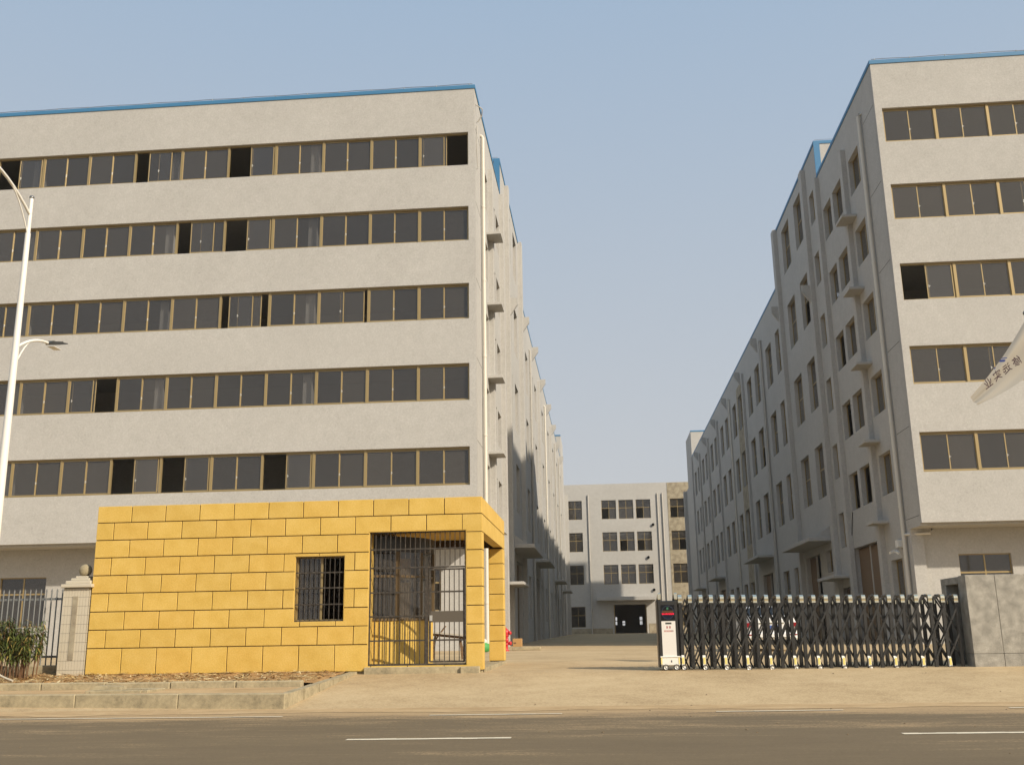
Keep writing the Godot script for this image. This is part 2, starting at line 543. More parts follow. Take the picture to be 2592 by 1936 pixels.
func make_pavement():
	# raised footway left of the drive, its kerb of cast stones along the road and back along the drive
	var st = mb()
	var a = Vector3(-60, 0.235, -23.3)
	quad(st, Vector3(-5.62, 0.235, -17.72), Vector3(-60, 0.235, -23.2), Vector3(-60, 0.27, -40), Vector3(-5.62, 0.27, -24), Vector3.UP)
	var pave = structure("pavement", st, M.sand)
	var p0 = Vector3(-5.5, 0, -17.66)
	var d = Vector3(-1, 0, -0.103).normalized()
	var turn = atan2(d.z, -d.x)
	for k in 11:
		var m = mb()
		bevel(m, Vector3(-1.995, -0.05, -0.16), Vector3(0, 0.265 + rng.randf_range(-0.004, 0.004), 0), 0.018)
		var o = build(m, "kerb_stone", M.kerb, pave)
		o.position = p0 + d * (k * 2.0)
		o.rotation.y = turn + rng.randf_range(-0.003, 0.003)
	for k in 5:
		var m = mb()
		var z0 = -17.82 - k * 0.95
		var y0 = 0.25 + 0.04 * k
		var y1 = y0 + 0.04
		var poly = [Vector2(0, -0.05), Vector2(0.94, -0.05), Vector2(0.94, y1), Vector2(0, y0)]
		prism(m, Vector3(-5.5 + 0.02 * k, 0, z0), Vector3(0, 0, -1), Vector3.UP, Vector3(-0.16, 0, 0), poly)
		build(m, "kerb_stone", M.kerb, pave)
	# planting bed of bare soil in front of the gatehouse and the railing
	st = mb()
	var nz = FastNoiseLite.new()
	nz.seed = 21
	nz.frequency = 0.9
	var nx = 160
	var nn = 16
	var grid = []
	for i in nx + 1:
		var col = []
		for j in nn + 1:
			var xx = lerp(-5.64, -24.0, i / float(nx))
			var zz = lerp(-20.42, -23.2, j / float(nn))
			var yy = 0.33 + 0.16 * j / nn + 0.05 * nz.get_noise_2d(xx * 2.0, zz * 2.0) + 0.03 * nz.get_noise_2d(xx * 7.0, zz * 7.0)
			col.append(Vector3(xx, yy, zz))
		grid.append(col)
	for i in nx:
		for j in nn:
			var q = [grid[i][j], grid[i + 1][j], grid[i + 1][j + 1], grid[i][j + 1]]
			var n = (q[1] - q[0]).cross(q[3] - q[0]).normalized()
			quad(st, q[0], q[1], q[2], q[3], n if n.y > 0 else -n)
	var bed = structure("planting_bed", st, M.soil)
	var ex = -5.98
	for k in 14:
		var m = mb()
		bevel(m, Vector3(ex - 1.33, 0.15, -20.42), Vector3(ex, 0.375 + rng.randf_range(-0.008, 0.008), -20.24), 0.02)
		build(m, "bed_edging", M.kerb, bed)
		ex -= 1.345
	# straw, dead leaves and lath ends lying on the soil
	st = mb()
	for k in 2600:
		var xx = rng.randf_range(-15.0, -5.8)
		var zz = rng.randf_range(-22.45, -20.5)
		var i = int((xx + 5.64) / (-18.36) * nx)
		var j = int(clamp((zz + 20.42) / (-2.78) * nn, 0, nn - 1))
		var y = grid[i][j].y + rng.randf_range(0.012, 0.045)
		var l = rng.randf_range(0.03, 0.13)
		var an = rng.randf_range(0, TAU)
		var u = Vector3(cos(an), rng.randf_range(-0.25, 0.25), sin(an)) * l
		var v = Vector3(-sin(an), 0.2, cos(an)) * rng.randf_range(0.004, 0.014)
		var c = Color(0.55, 0.41, 0.18).lerp(Color(0.24, 0.14, 0.06), rng.randf()) if rng.randf() < 0.75 else Color(0.62, 0.52, 0.3)
		st.set_color(c)
		var b = Vector3(xx, y, zz)
		quad(st, b - u - v, b + u - v, b + u + v, b - u + v)
	tag(build(st, "dry_litter", M.straw, bed), "", "", "", "stuff")

# ------------------------------------------------------------------ windows (shared meshes)
var W = {}
const UNIT = 2.275
const ROWH = 1.65
func make_window_meshes():
	# sliding window unit of the strip windows; origin at its lower left, glass plane near z = 0
	var st = mb()
	box(st, Vector3(0, 0, -0.05), Vector3(UNIT, 0.05, 0.05))
	box(st, Vector3(0, ROWH - 0.06, -0.05), Vector3(UNIT, ROWH, 0.05))
	for x in [[0.0, 0.05], [UNIT - 0.05, UNIT]]:
		box(st, Vector3(x[0], 0.05, -0.05), Vector3(x[1], ROWH - 0.06, 0.05))
	W.unit_frame = st.commit()
	var w = UNIT * 0.5 - 0.02
	var h = ROWH - 0.13
	st = mb()
	for x in [[0.0, 0.045], [w - 0.045, w]]: bevel(st, Vector3(x[0], 0, -0.014), Vector3(x[1], h, 0.014), 0.004)
	for y in [[0.0, 0.05], [h - 0.045, h]]: box(st, Vector3(0.045, y[0], -0.012), Vector3(w - 0.045, y[1], 0.012))
	W.sash = st.commit()
	W.sash_w = w
	W.pane = boxmesh(Vector3(0.04, 0.045, -0.003), Vector3(w - 0.04, h - 0.04, 0.003))
	st = mb()
	bevel(st, Vector3(-0.018, -0.06, 0), Vector3(0.018, 0.06, 0.035), 0.008)
	bevel(st, Vector3(-0.012, -0.012, 0.03), Vector3(0.06, 0.012, 0.05), 0.004)
	W.handle = st.commit()

# how a sliding unit stands: [shift of the left sash to the right, shift of the right sash to the left]
const SLIDE = {"c": [0.0, 0.0], "l": [1.02, 0.0], "r": [0.0, 0.98], "h": [0.62, 0.0], "m": [0.36, 0.34], "s": [0.0, 0.16], "L": [0.84, 0.0], "R": [0.0, 0.82]}
func strip_unit(parent, at, state):
	var o = holder("window", parent, at)
	put(W.unit_frame, "frame", M.window_frame, o)
	var s = SLIDE[state]
	var xs = [0.03 + s[0] + rng.randf_range(0.0, 0.01), UNIT - 0.03 - W.sash_w - s[1] - rng.randf_range(0.0, 0.01)]
	for k in 2:
		var p = Vector3(xs[k], 0.06, 0.018 if k == 0 else -0.018)
		put(W.sash, "sash", M.window_frame, o, p)
		put(W.pane, "pane", M.panes[rng.randi() % 5], o, p)
	put(W.handle, "handle", M.handle, o, Vector3(xs[1] + 0.022, 0.62, 0.0))
	return o

# window with frame, mullions at us and transoms at vs (fractions); one pane for each light, those in missing left open
var win_cache = {}
func light_window(parent, at, turn, w, h, us, vs, missing = []):
	var key = "%.2f %.2f %s %s" % [w, h, str(us), str(vs)]
	if not win_cache.has(key):
		var st = mb()
		var t = 0.045
		box(st, Vector3(0, 0, -0.03), Vector3(w, t, 0.03))
		box(st, Vector3(0, h - t, -0.03), Vector3(w, h, 0.03))
		box(st, Vector3(0, t, -0.03), Vector3(t, h - t, 0.03))
		box(st, Vector3(w - t, t, -0.03), Vector3(w, h - t, 0.03))
		for u in us: box(st, Vector3(w * u - 0.03, t, -0.022), Vector3(w * u + 0.03, h - t, 0.022))
		for v in vs: box(st, Vector3(t, h * v - 0.035, -0.026), Vector3(w - t, h * v + 0.035, 0.026))
		var panes = []
		var uu = [0.0] + us + [1.0]
		var vv = [0.0] + vs + [1.0]
		for j in vv.size() - 1:
			for i in uu.size() - 1:
				panes.append(boxmesh(Vector3(w * uu[i] + 0.02, h * vv[j] + 0.02, -0.003), Vector3(w * uu[i + 1] - 0.02, h * vv[j + 1] - 0.02, 0.003)))
		win_cache[key] = [st.commit(), panes]
	var o = holder("window", parent, at, turn)
	put(win_cache[key][0], "frame", M.window_frame, o)
	for k in win_cache[key][1].size():
		if not (k in missing): put(win_cache[key][1][k], "pane", M.panes[rng.randi() % 5], o)
	return o

# ------------------------------------------------------------------ the twin factory blocks
const FRONT = -42.0
const ROOF_FRONT = 26.06
const ROOF_STAIR = 28.12
const ROOF_WING = 24.5
const SOFFIT = 5.28
const RECESS = -43.75
func row_top(k): return 23.70 - 3.68 * k

func make_factory(wall_x, dir, units, states, label, raw_strip):
	var f = thing("factory_building", Vector3(wall_x, 0, FRONT), label, "building", "twin grey factory blocks")
	# local: x = dir * s (s grows into the block), z = 0 at the front, negative to the back
	var d = float(dir)
	var out = Vector3(-d, 0, 0)
	var s_end = 0.3 + units * UNIT + 0.5
	var wing_s = 6.3  # unseen depth, made narrow so its shadow leaves the rear building lit
	var zs = {"stair": -11.7, "wing": -25.2, "tower": -96.4, "end": -108.5}
	# --- front wall with the five strips of windows
	var st = mb()
	var holes = []
	var x_lo = 0.3 if dir > 0 else -(0.3 + units * UNIT)
	var x_hi = x_lo + units * UNIT
	for k in 5: holes.append([x_lo, x_hi, row_top(k) - ROWH, row_top(k)])
	var wl = 0.0 if dir > 0 else -s_end
	pierced(st, Vector3.ZERO, Vector3.RIGHT, Vector3.UP, Vector3(0, 0, 1), 0.24, wl, wl + s_end, SOFFIT, ROOF_FRONT, holes)
	# ground floor set back under it, with its own windows
	var rz = RECESS - FRONT
	var gh = []
	if dir < 0:
		gh = [[-21.8, -19.62, 1.8, 3.97], [-2.42, -1.8, 2.2, 4.0], [-12.0, -9.8, 1.8, 3.97], [-16.6, -14.4, 1.8, 3.97]]
	else:
		gh = [[1.86, 3.97, 1.9, 4.12], [6.6, 8.8, 1.9, 4.12], [11.2, 13.4, 1.9, 4.12]]
	pierced(st, Vector3(0, 0, rz), Vector3.RIGHT, Vector3.UP, Vector3(0, 0, 1), 0.22, wl, wl + s_end, 0.2, SOFFIT - 0.1, gh)
	box(st, Vector3(d * 0.302, SOFFIT - 0.095, rz + 0.001), Vector3(d * s_end, SOFFIT + 0.05, -0.241))          # soffit
	for s in [0.0, 8.2, 16.4, 24.6]:
		if s < s_end: box(st, Vector3(d * s, 0.2, rz + 0.12), Vector3(d * (s + 0.5), SOFFIT - 0.1, rz + 0.002))
	build(st, "front_wall", M.stucco, f)
	# --- wall along the yard
	st = mb()
	var side = []            # [z0, z1, y0, y1, kind] with z as distance behind the front
	for k in 5:
		var t = 23.62 - 3.69 * k
		side.append([3.3, 5.2, t - 1.85, t, "a"])
		side.append([6.85, 8.8, t - 1.85, t, "a"])
		side.append([9.3, 11.05, t - 1.85, t, "a"])
	for k in 6: side.append([12.4, 14.1, 25.75 - 3.71 * k - 1.83, 25.75 - 3.71 * k, "a"])
	for k in 4:
		var t = 27.2 - 5.2 * k
		side.append([16.2, 18.65, t - 3.05, t, "t"])
		side.append([20.5, 23.05, t - 3.05, t, "t"])
	for b in 8:
		for k in 3:
			var t = 21.65 - 5.12 * k
			var z = 26.0 + 10.2 * b
			if b == 7: z = 26.0 + 10.2 * b - 1.0
			side.append([z, z + 2.4, t - 3.05, t, "t"])
			if b < 7: side.append([z + 4.25, z + 6.7, t - 3.05, t, "t"])
	for k in 3: side.append([103.0, 105.0, 26.6 - 5.2 * k - 2.4, 26.6 - 5.2 * k, "t"])
	# openings at ground level
	var doors = [[6.75, 11.5, 0.4, 5.15], [13.0, 14.8, 0.4, 3.3], [19.75, 23.9, 0.4, 5.5], [37.0, 41.7, 0.4, 5.4], [67.5, 72.0, 0.4, 5.4], [88.0, 92.0, 0.4, 5.4]]
	side.append([3.2, 4.95, 0.9, 4.1, "g"])
	side.append([16.2, 18.0, 4.3, 5.5, "a"])
	for z in [25.9, 30.1, 46.6, 50.8, 56.5, 61.0, 76.5, 80.8]: side.append([z, z + 2.35, 2.2, 5.15, "t"])
	var hs = []
	for w in side: hs.append([w[0], w[1], w[2], w[3]])
	for w in doors: hs.append(w)
	var parts = [[0.22, -zs.stair, ROOF_FRONT], [-zs.stair, -zs.wing, ROOF_STAIR], [-zs.wing, -zs.tower, ROOF_WING], [-zs.tower, -zs.tower + 8.2, ROOF_STAIR - 0.1], [-zs.tower + 8.2, -zs.end, 21.2]]
	for p in parts:
		var mine = []
		for h in hs:
			if h[0] > p[0] and h[1] < p[1]: mine.append(h)
		if p[0] < 1.0:       # below the overhang the wall begins behind the recess
			for h in mine.duplicate():
				pass
			pierced(st, Vector3.ZERO, Vector3(0, 0, -1), Vector3.UP, out, 0.3, p[0], p[1], SOFFIT - 0.1, p[2], mine.filter(func(h): return h[2] > SOFFIT))
			pierced(st, Vector3.ZERO, Vector3(0, 0, -1), Vector3.UP, out, 0.3, -rz + 0.22, p[1], 0.2, SOFFIT - 0.1, mine.filter(func(h): return h[2] < SOFFIT))
		else:
			pierced(st, Vector3.ZERO, Vector3(0, 0, -1), Vector3.UP, out, 0.3, p[0], p[1], 0.2, p[2], mine)
	build(st, "yard_wall", M.stucco, f)
	# --- faces of the higher parts, outer and rear walls
	st = mb()
	var e = wing_s
	var vent = [] if dir < 0 else [[1.9, 2.2, 26.95, 27.25]]
	for q in [[zs.stair, 0.3, e, ROOF_FRONT - 1.0, ROOF_STAIR], [zs.tower, 0.3, 6.0, ROOF_WING - 1.0, ROOF_STAIR - 0.1]]:
		var a = d * q[1]
		var b = d * q[2]
		pierced(st, Vector3(0, 0, q[0]), Vector3.RIGHT, Vector3.UP, Vector3(0, 0, 1), 0.25, min(a, b), max(a, b), q[3], q[4], vent if q[0] == zs.stair else [])
	for q in [[zs.wing, 0.3, e, ROOF_WING - 1.0, ROOF_STAIR], [zs.tower - 8.2, 0.3, 6.0, 22.0, ROOF_STAIR - 0.1], [zs.end, 0.3, e, 0.3, 21.2]]:
		box(st, Vector3(d * q[1], q[3], q[0] + 0.25), Vector3(d * q[2], q[4], q[0]))
	box(st, Vector3(d * (s_end - 0.25), 0.2, -0.22), Vector3(d * s_end, ROOF_FRONT, zs.stair + 0.1))
	box(st, Vector3(d * (e - 0.25), 0.2, zs.stair), Vector3(d * e, ROOF_STAIR, zs.wing))
	box(st, Vector3(d * (e - 0.25), 0.2, zs.wing), Vector3(d * e, ROOF_WING, zs.tower - 8.2))
	box(st, Vector3(d * (e - 0.25), 0.2, zs.tower - 8.2), Vector3(d * e, 21.2, zs.end))
	box(st, Vector3(d * e, 0.2, zs.stair), Vector3(d * s_end, ROOF_FRONT, zs.stair + 0.25))
	box(st, Vector3(d * 6.0, ROOF_WING - 1.0, zs.tower), Vector3(d * 5.75, ROOF_STAIR - 0.1, zs.tower - 8.2))
	build(st, "outer_wall", M.stucco, f)
	# --- roofs
	st = mb()
	for q in [[-0.22, zs.stair + 0.1, 0.3, s_end - 0.25, ROOF_FRONT - 0.9], [zs.stair - 0.25, zs.wing + 0.25, 0.3, e - 0.25, ROOF_STAIR - 0.9], [zs.wing, zs.tower, 0.3, e - 0.25, ROOF_WING - 1.3], [zs.tower - 8.2, zs.end + 0.25, 0.3, e - 0.25, 20.5], [zs.tower - 0.25, zs.tower - 7.95, 0.3, 5.75, ROOF_STAIR - 0.9]]:
		box(st, Vector3(d * q[2], q[4] - 0.15, q[0]), Vector3(d * q[3], q[4], q[1]))
	build(st, "roof", M.rooftop, f)
	# --- floors and inner walls (what an open sash lets one look into)
	st = mb()
	for k in 5:
		var y = row_top(k) - ROWH - 0.95
		box(st, Vector3(d * 0.3, y - 0.14, -0.22), Vector3(d * (s_end - 0.25), y, zs.stair + 0.1))
	for k in 4:
		var y = 23.8 - 5.15 * k - 1.0
		box(st, Vector3(d * 0.3, y - 5.3, zs.stair - 0.25), Vector3(d * (e - 0.25), y - 5.15, zs.end + 0.25))
	box(st, Vector3(d * 0.3, 0.3, -6.6), Vector3(d * (s_end - 0.25), ROOF_FRONT - 1.05, -6.75))
	box(st, Vector3(d * 5.6, 0.3, zs.stair), Vector3(d * 5.75, 20.4, zs.end + 0.25))
	box(st, Vector3(d * 5.6, 0.3, -6.75), Vector3(d * 5.75, ROOF_FRONT - 1.05, zs.stair))
	for k in range(1, units):
		if k % 3 == 0: box(st, Vector3(d * (0.3 + k * UNIT + 0.3), SOFFIT + 0.06, -0.5), Vector3(d * (0.3 + k * UNIT + 0.7), ROOF_FRONT - 1.05, -1.0))
	box(st, Vector3(d * 0.3, 0.3, -6.0), Vector3(d * 5.6, SOFFIT, -6.2))
	build(st, "floor_slabs", M.inner, f)
	# --- blue band along the parapets
	st = mb()
	var bh = 0.15
	var pr = 0.035
	box(st, Vector3(-d * pr, ROOF_FRONT - bh, pr), Vector3(d * s_end, ROOF_FRONT + 0.03, -0.26))
	box(st, Vector3(-d * pr, ROOF_FRONT - bh, -0.26), Vector3(d * 0.34, ROOF_FRONT + 0.03, zs.stair + 0.04))
	box(st, Vector3(-d * pr, ROOF_STAIR - bh, zs.stair + pr), Vector3(d * e, ROOF_STAIR + 0.03, zs.stair - 0.3))
	box(st, Vector3(-d * pr, ROOF_FRONT - bh - 0.05, zs.stair + pr), Vector3(d * 0.3, ROOF_STAIR - bh, zs.stair - 0.02))
	box(st, Vector3(-d * pr, ROOF_STAIR - bh, zs.stair - 0.3), Vector3(d * 0.34, ROOF_STAIR + 0.03, zs.wing))
	box(st, Vector3(-d * 0.02, ROOF_WING - 0.14, zs.wing), Vector3(d * 0.33, ROOF_WING + 0.02, zs.tower))
	box(st, Vector3(-d * pr, ROOF_STAIR - 0.1 - bh, zs.tower + pr), Vector3(d * 6.0, ROOF_STAIR - 0.07, zs.tower - 0.3))
	build(st, "parapet_band", M.blue, f)
	# --- earthing wire on short posts along the roof edge
	st = mb()
	for k in int(s_end / 1.55):
		tube(st, [Vector3(d * (0.25 + k * 1.55), ROOF_FRONT, -0.1), Vector3(d * (0.25 + k * 1.55), ROOF_FRONT + 0.17, -0.1)], 0.022, 5)
	var wire = []
	for k in int(s_end / 0.5): wire.append(Vector3(d * (0.1 + k * 0.5), ROOF_FRONT + 0.15 + 0.012 * sin(k * 1.3), -0.1))
	tube(st, wire, 0.014, 5)
	tube(st, [Vector3(d * 0.1, ROOF_STAIR + 0.15, zs.stair - 0.1), Vector3(d * 7, ROOF_STAIR + 0.15, zs.stair - 0.1)], 0.009, 5)
	for k in 5: tube(st, [Vector3(d * (0.1 + k * 1.5), ROOF_STAIR, zs.stair - 0.1), Vector3(d * (0.1 + k * 1.5), ROOF_STAIR + 0.17, zs.stair - 0.1)], 0.012, 5)
	build(st, "roof_wire", M.steel, f)
	# --- strip windows
	for k in 5:
		for i in units:
			var x = 0.3 + i * UNIT if dir > 0 else -(0.3 + (i + 1) * UNIT)
			var s = states[k][i] if i < states[k].length() else "c"
			strip_unit(f, Vector3(x, row_top(k) - ROWH, -0.17), s)
	for h in gh:
		light_window(f, Vector3(h[0], h[2], rz - 0.13), 0.0, h[1] - h[0], h[3] - h[2], [0.5], [0.66])
	# --- windows of the yard wall; seen edge on, so the lights are few
	var turn = -PI / 2 if dir > 0 else PI / 2
	for w in side:
		var wd = w[1] - w[0]
		var ht = w[3] - w[2]
		var zz = -w[0] if dir < 0 else -w[1]
		var at = Vector3(d * 0.25, w[2], zz)
		var miss = []
		if w[4] == "t":
			var q = rng.randf()
			if q < 0.3: miss = [0]
			elif q < 0.5: miss = [1]
			light_window(f, at, turn, wd, ht, [0.5], [0.56], miss)
		else:
			var q = rng.randf()
			if q < 0.3: miss = [0 if rng.randf() < 0.5 else 1]
			light_window(f, at, turn, wd, ht, [0.5], [], miss)
	# --- pilasters, ledges, corbels, canopies on the yard wall
	for p in [[5.55, 0.5, 24.5, 0.5, 0.24], [11.4, 0.55, ROOF_FRONT - 0.3, 0.5, 0.24], [14.6, 0.7, ROOF_STAIR - 0.35, 0.5, 0.26], [24.55, 0.75, ROOF_STAIR - 0.05, 0.5, 0.28], [34.3, 0.5, 22.9, 0.5, 0.2], [44.5, 0.5, 22.9, 0.5, 0.2], [54.7, 0.5, 22.9, 0.5, 0.2], [64.9, 0.5, 22.9, 0.5, 0.2], [75.1, 0.5, 22.9, 0.5, 0.2], [85.3, 0.5, 22.9, 0.5, 0.2], [95.5, 0.5, ROOF_WING - 0.3, 0.5, 0.2], [107.5, 0.6, 21.1, 0.5, 0.5]]:
		var m = mb()
		bevel(m, Vector3(0.02 * d, p[3], -p[0]), Vector3(-d * p[4], p[2], -p[0] - p[1]), 0.015)
		build(m, "pilaster", M.stucco, f)
	for k in 5:
		var y = 20.5 - 3.69 * k
		var m = mb()
		bevel(m, Vector3(0.01 * d, y, -4.6), Vector3(-d * 0.72, y + 0.14, -5.85), 0.012)
		build(m, "ledge", M.stucco, f)
	for c in [[14.8, 20.6], [24.9, 22.6], [35.0, 23.3], [45.2, 23.2], [55.4, 23.2], [65.6, 23.2], [75.8, 23.2], [86.0, 23.2]]:
		var m = mb()
		prism(m, Vector3(-d * 0.2, c[1], -c[0]), Vector3(-d, 0, 0), Vector3.UP, Vector3(0, 0, -0.22), [Vector2(0, 0), Vector2(0.5, 0), Vector2(0.5, -0.4), Vector2(0, -1.15)])
		build(m, "corbel", M.stucco, f)
	for c in [[15.9, 24.6, 5.95, 1.35, 0.22], [12.1, 16.2, 3.72, 1.0, 0.16], [35.5, 43.6, 6.45, 1.25, 0.2], [66.0, 73.5, 6.45, 1.25, 0.2], [86.5, 93.5, 6.2, 1.2, 0.2]]:
		var m = mb()
		bevel(m, Vector3(0.01 * d, c[2], -c[0]), Vector3(-d * c[3], c[2] + c[4], -c[1]), 0.02)
		if c[0] < 16.0 and c[2] > 5.0:   # rising haunch above the first canopy
			prism(m, Vector3(0, c[2] + c[4], -c[0] - 0.3), Vector3(-d, 0, 0), Vector3.UP, Vector3(0, 0, -0.2), [Vector2(0, 0), Vector2(0.9, 0), Vector2(0, 0.7)])
		build(m, "canopy", M.stucco, f)
	# --- doors: pairs of leaves set deep in their openings
	for w in doors:
		var dr = holder("door", f, Vector3(0, w[2], 0))
		var half = (w[0] + w[1]) * 0.5
		var open_leaf = rng.randf() < 0.6
		put(boxmesh(Vector3(d * 0.24, 0, -half - 0.04), Vector3(d * 0.28, w[3] - w[2] - 0.06, -w[1] + 0.05)), "leaf", M.shutter, dr)
		if not open_leaf: put(boxmesh(Vector3(d * 0.24, 0, -w[0] - 0.05), Vector3(d * 0.28, w[3] - w[2] - 0.06, -half + 0.04)), "leaf", M.shutter, dr)
		put(boxmesh(Vector3(d * 0.2, 0, -half - 0.06), Vector3(d * 0.3, w[3] - w[2], -half + 0.06)), "door_post", M.grey_pipe, dr)
	# --- rain pipes
	for p in [[2.2, 24.6, 0.085, M.pipe], [34.0, 22.8, 0.06, M.grey_pipe], [54.3, 22.8, 0.075, M.pipe], [74.6, 22.8, 0.06, M.grey_pipe], [85.0, 22.8, 0.06, M.grey_pipe]]:
		var m = mb()
		tube(m, [Vector3(-d * 0.13, 0.45, -p[0]), Vector3(-d * 0.13, p[1] - 0.1, -p[0]), Vector3(-d * 0.06, p[1], -p[0]), Vector3(d * 0.05, p[1], -p[0])], p[2], 10)
		var pipe = build(m, "rain_pipe", p[3], f)
		var y = 2.5
		while y < p[1] - 1.0:
			m = mb()
			lathe(m, Vector3(-d * 0.13, y, -p[0]), [[p[2], -0.05], [p[2] + 0.014, -0.045], [p[2] + 0.014, 0.045], [p[2], 0.05]], 10)
			y += 3.68
			build(m, "pipe_clip", p[3], pipe)
	if dir > 0:          # outlet pipe under the overhang
		var m = mb()
		tube(m, [Vector3(-d * 0.1, 5.0, -2.2), Vector3(d * 0.05, 4.98, -1.72), Vector3(d * 0.75, 4.98, -1.45), Vector3(d * 0.8, 5.17, -1.45)], 0.06, 10)
		build(m, "outlet_pipe", M.pipe, f)
		m = mb()
		tube(m, [Vector3(-0.03, 6.95, -10.9), Vector3(-0.05, 5.2, -11.7), Vector3(-0.06, 3.4, -12.6), Vector3(-0.04, 2.0, -13.9)], 0.018, 6)
		build(m, "loose_cable", M.black, f)
	else:
		var m = mb()
		tube(m, [Vector3(0.03, 24.4, -0.75), Vector3(0.05, 23.6, -0.5), Vector3(0.03, 23.0, -0.55), Vector3(0.05, 22.3, -0.85), Vector3(0.04, 22.15, -0.65)], 0.02, 6)
		tube(m, [Vector3(0.02, 25.3, -0.4), Vector3(0.3, 25.15, -0.6), Vector3(0.25, 24.9, -0.8), Vector3(0.05, 24.6, -0.8)], 0.03, 6)
		build(m, "loose_cable", M.grey_pipe, f)
	# --- expansion joints between corner and pipe
	for k in 6:
		var y = 24.0 - 3.68 * k
		put(boxmesh(Vector3(-d * 0.004, y - 0.012, -0.25), Vector3(d * 0.01, y + 0.012, -2.05)), "wall_joint", M.seam, f)
	# --- a bay left in raw cement
	if raw_strip:
		st = mb()
		var rh = []
		for h in hs:
			if h[0] > 45.6 and h[1] < 49.9: rh.append(h)
		pierced(st, Vector3(-d * 0.02, 0, 0), Vector3(0, 0, -1), Vector3.UP, out, 0.025, 45.9, 49.6, 0.3, 21.7 + 0.9, rh)
		build(st, "raw_bay", M.raw_cement, f)
	return f

func make_back_block():
	var zb = -163.0
	var f = thing("rear_building", Vector3(0, 0, zb), "four storey grey block with wide dark doorway closing the far end of yard", "building")
	f.scale = Vector3.ONE * (163.0 / 152.0)
	f.position.y = 1.2 - 1.2 * 163.0 / 152.0
	var st = mb()
	var wins = []
	for k in 3:
		var t = [20.44, 15.66, 10.86][k]
		for x in [[-4.72, -2.65], [0.28, 2.46], [2.84, 5.03], [5.42, 7.6], [10.5, 12.7], [13.07, 15.2], [-9.5, -7.4]]: wins.append([x[0], x[1], t - 2.82, t])
	wins.append([-4.77, -2.6, 1.92, 4.86])
	wins.append([10.5, 12.7, 1.92, 4.86])
	var holes = wins.duplicate()
	holes.append([1.56, 6.32, 0.6, 5.06])
	pierced(st, Vector3.ZERO, Vector3.RIGHT, Vector3.UP, Vector3(0, 0, 1), 0.3, -16, 24, 0.5, 22.9, holes)
	build(st, "front_wall", M.stucco, f)
	st = mb()
	var back = []
	for q in [[1.65, 2.15, 2.3, 3.5], [3.0, 3.4, 2.2, 2.9], [5.75, 6.15, 2.3, 3.5]]:
		for j in 2:
			for i in 2: back.append([lerp(q[0], q[1], i * 0.54), lerp(q[0], q[1], i * 0.54 + 0.46), lerp(q[2], q[3], j * 0.55), lerp(q[2], q[3], j * 0.55 + 0.45)])
	pierced(st, Vector3(0, 0, -14), Vector3.RIGHT, Vector3.UP, Vector3(0, 0, 1), 0.3, -16, 24, 0.5, 22.9, back)
	box(st, Vector3(-16, 0.5, -0.3), Vector3(-15.7, 22.9, -14))
	box(st, Vector3(23.7, 0.5, -0.3), Vector3(24, 22.9, -14))
	for y in [5.9, 10.7, 15.5, 22.0]: box(st, Vector3(-15.7, y - 3.4 if y < 6 and false else y - 0.2, -0.3), Vector3(23.7, y, -14))
	for y in [6.0, 10.8, 15.6]: box(st, Vector3(-15.7, y, -6), Vector3(23.7, y + 4.5, -6.2))
	build(st, "inner_walls", M.inner, f)
	for w in wins:
		var miss = []
		var q = rng.randf()
		if q < 0.25: miss = [0]
		elif q < 0.5: miss = [1]
		light_window(f, Vector3(w[0], w[2], -0.16), 0.0, w[1] - w[0], w[3] - w[2], [0.5], [0.58], miss)
	# the bay at the right still in raw cement, and the rough plinth
	st = mb()
	var rh = []
	for w in wins:
		if w[0] > 10.3: rh.append(w)
	pierced(st, Vector3(0, 0, 0.04), Vector3.RIGHT, Vector3.UP, Vector3(0, 0, 1), 0.05, 10.17, 16.0, 0.6, 22.86, rh)
	build(st, "raw_bay", M.raw_cement, f)
	st = mb()
	for p in [[-6.5, 1.3, 1.75], [6.6, 10.1, 2.35]]: put(boxmesh(Vector3(p[0], 0.6, -0.02), Vector3(p[1], p[2], 0.045)), "plinth", M.raw_cement, f)
	bevel(st, Vector3(-0.93, 5.66, 0.01), Vector3(7.74, 6.2, 1.4), 0.03)
	build(st, "canopy", M.stucco, f)
	for x in [-1.7, 8.66, 9.39]:
		st = mb()
		tube(st, [Vector3(x, 0.8, 0.12), Vector3(x, 21.3, 0.12)], 0.09, 8)
		build(st, "rain_pipe", M.grey_pipe, f)
	for p in [[7.86, 16.64], [6.94, 11.84], [7.55, 7.12]]:
		st = mb()
		lathe(st, Vector3(p[0], p[1], 0), [[0.14, 0.25], [0.2, 0.25], [0.2, 0.0]], 12, Vector3(0, 0, 1))
		lathe(st, Vector3(p[0], p[1], 0), [[0.001, 0.04], [0.14, 0.04], [0.14, 0.25]], 12, Vector3(0, 0, 1))
		build(st, "vent_stub", M.black, f)
	var dr = holder("door", f)
	put(boxmesh(Vector3(1.56, 0.9, -0.32), Vector3(1.7, 5.06, -0.2)), "door_jamb", M.window_frame, dr)
	put(boxmesh(Vector3(6.18, 0.9, -0.32), Vector3(6.32, 5.06, -0.2)), "door_jamb", M.window_frame, dr)

# ------------------------------------------------------------------ yellow gatehouse
const GZ = -22.5
const COURSES = [4.2, 3.83, 3.43, 3.03, 2.63, 2.23, 1.82, 1.42, 1.02, 0.45]

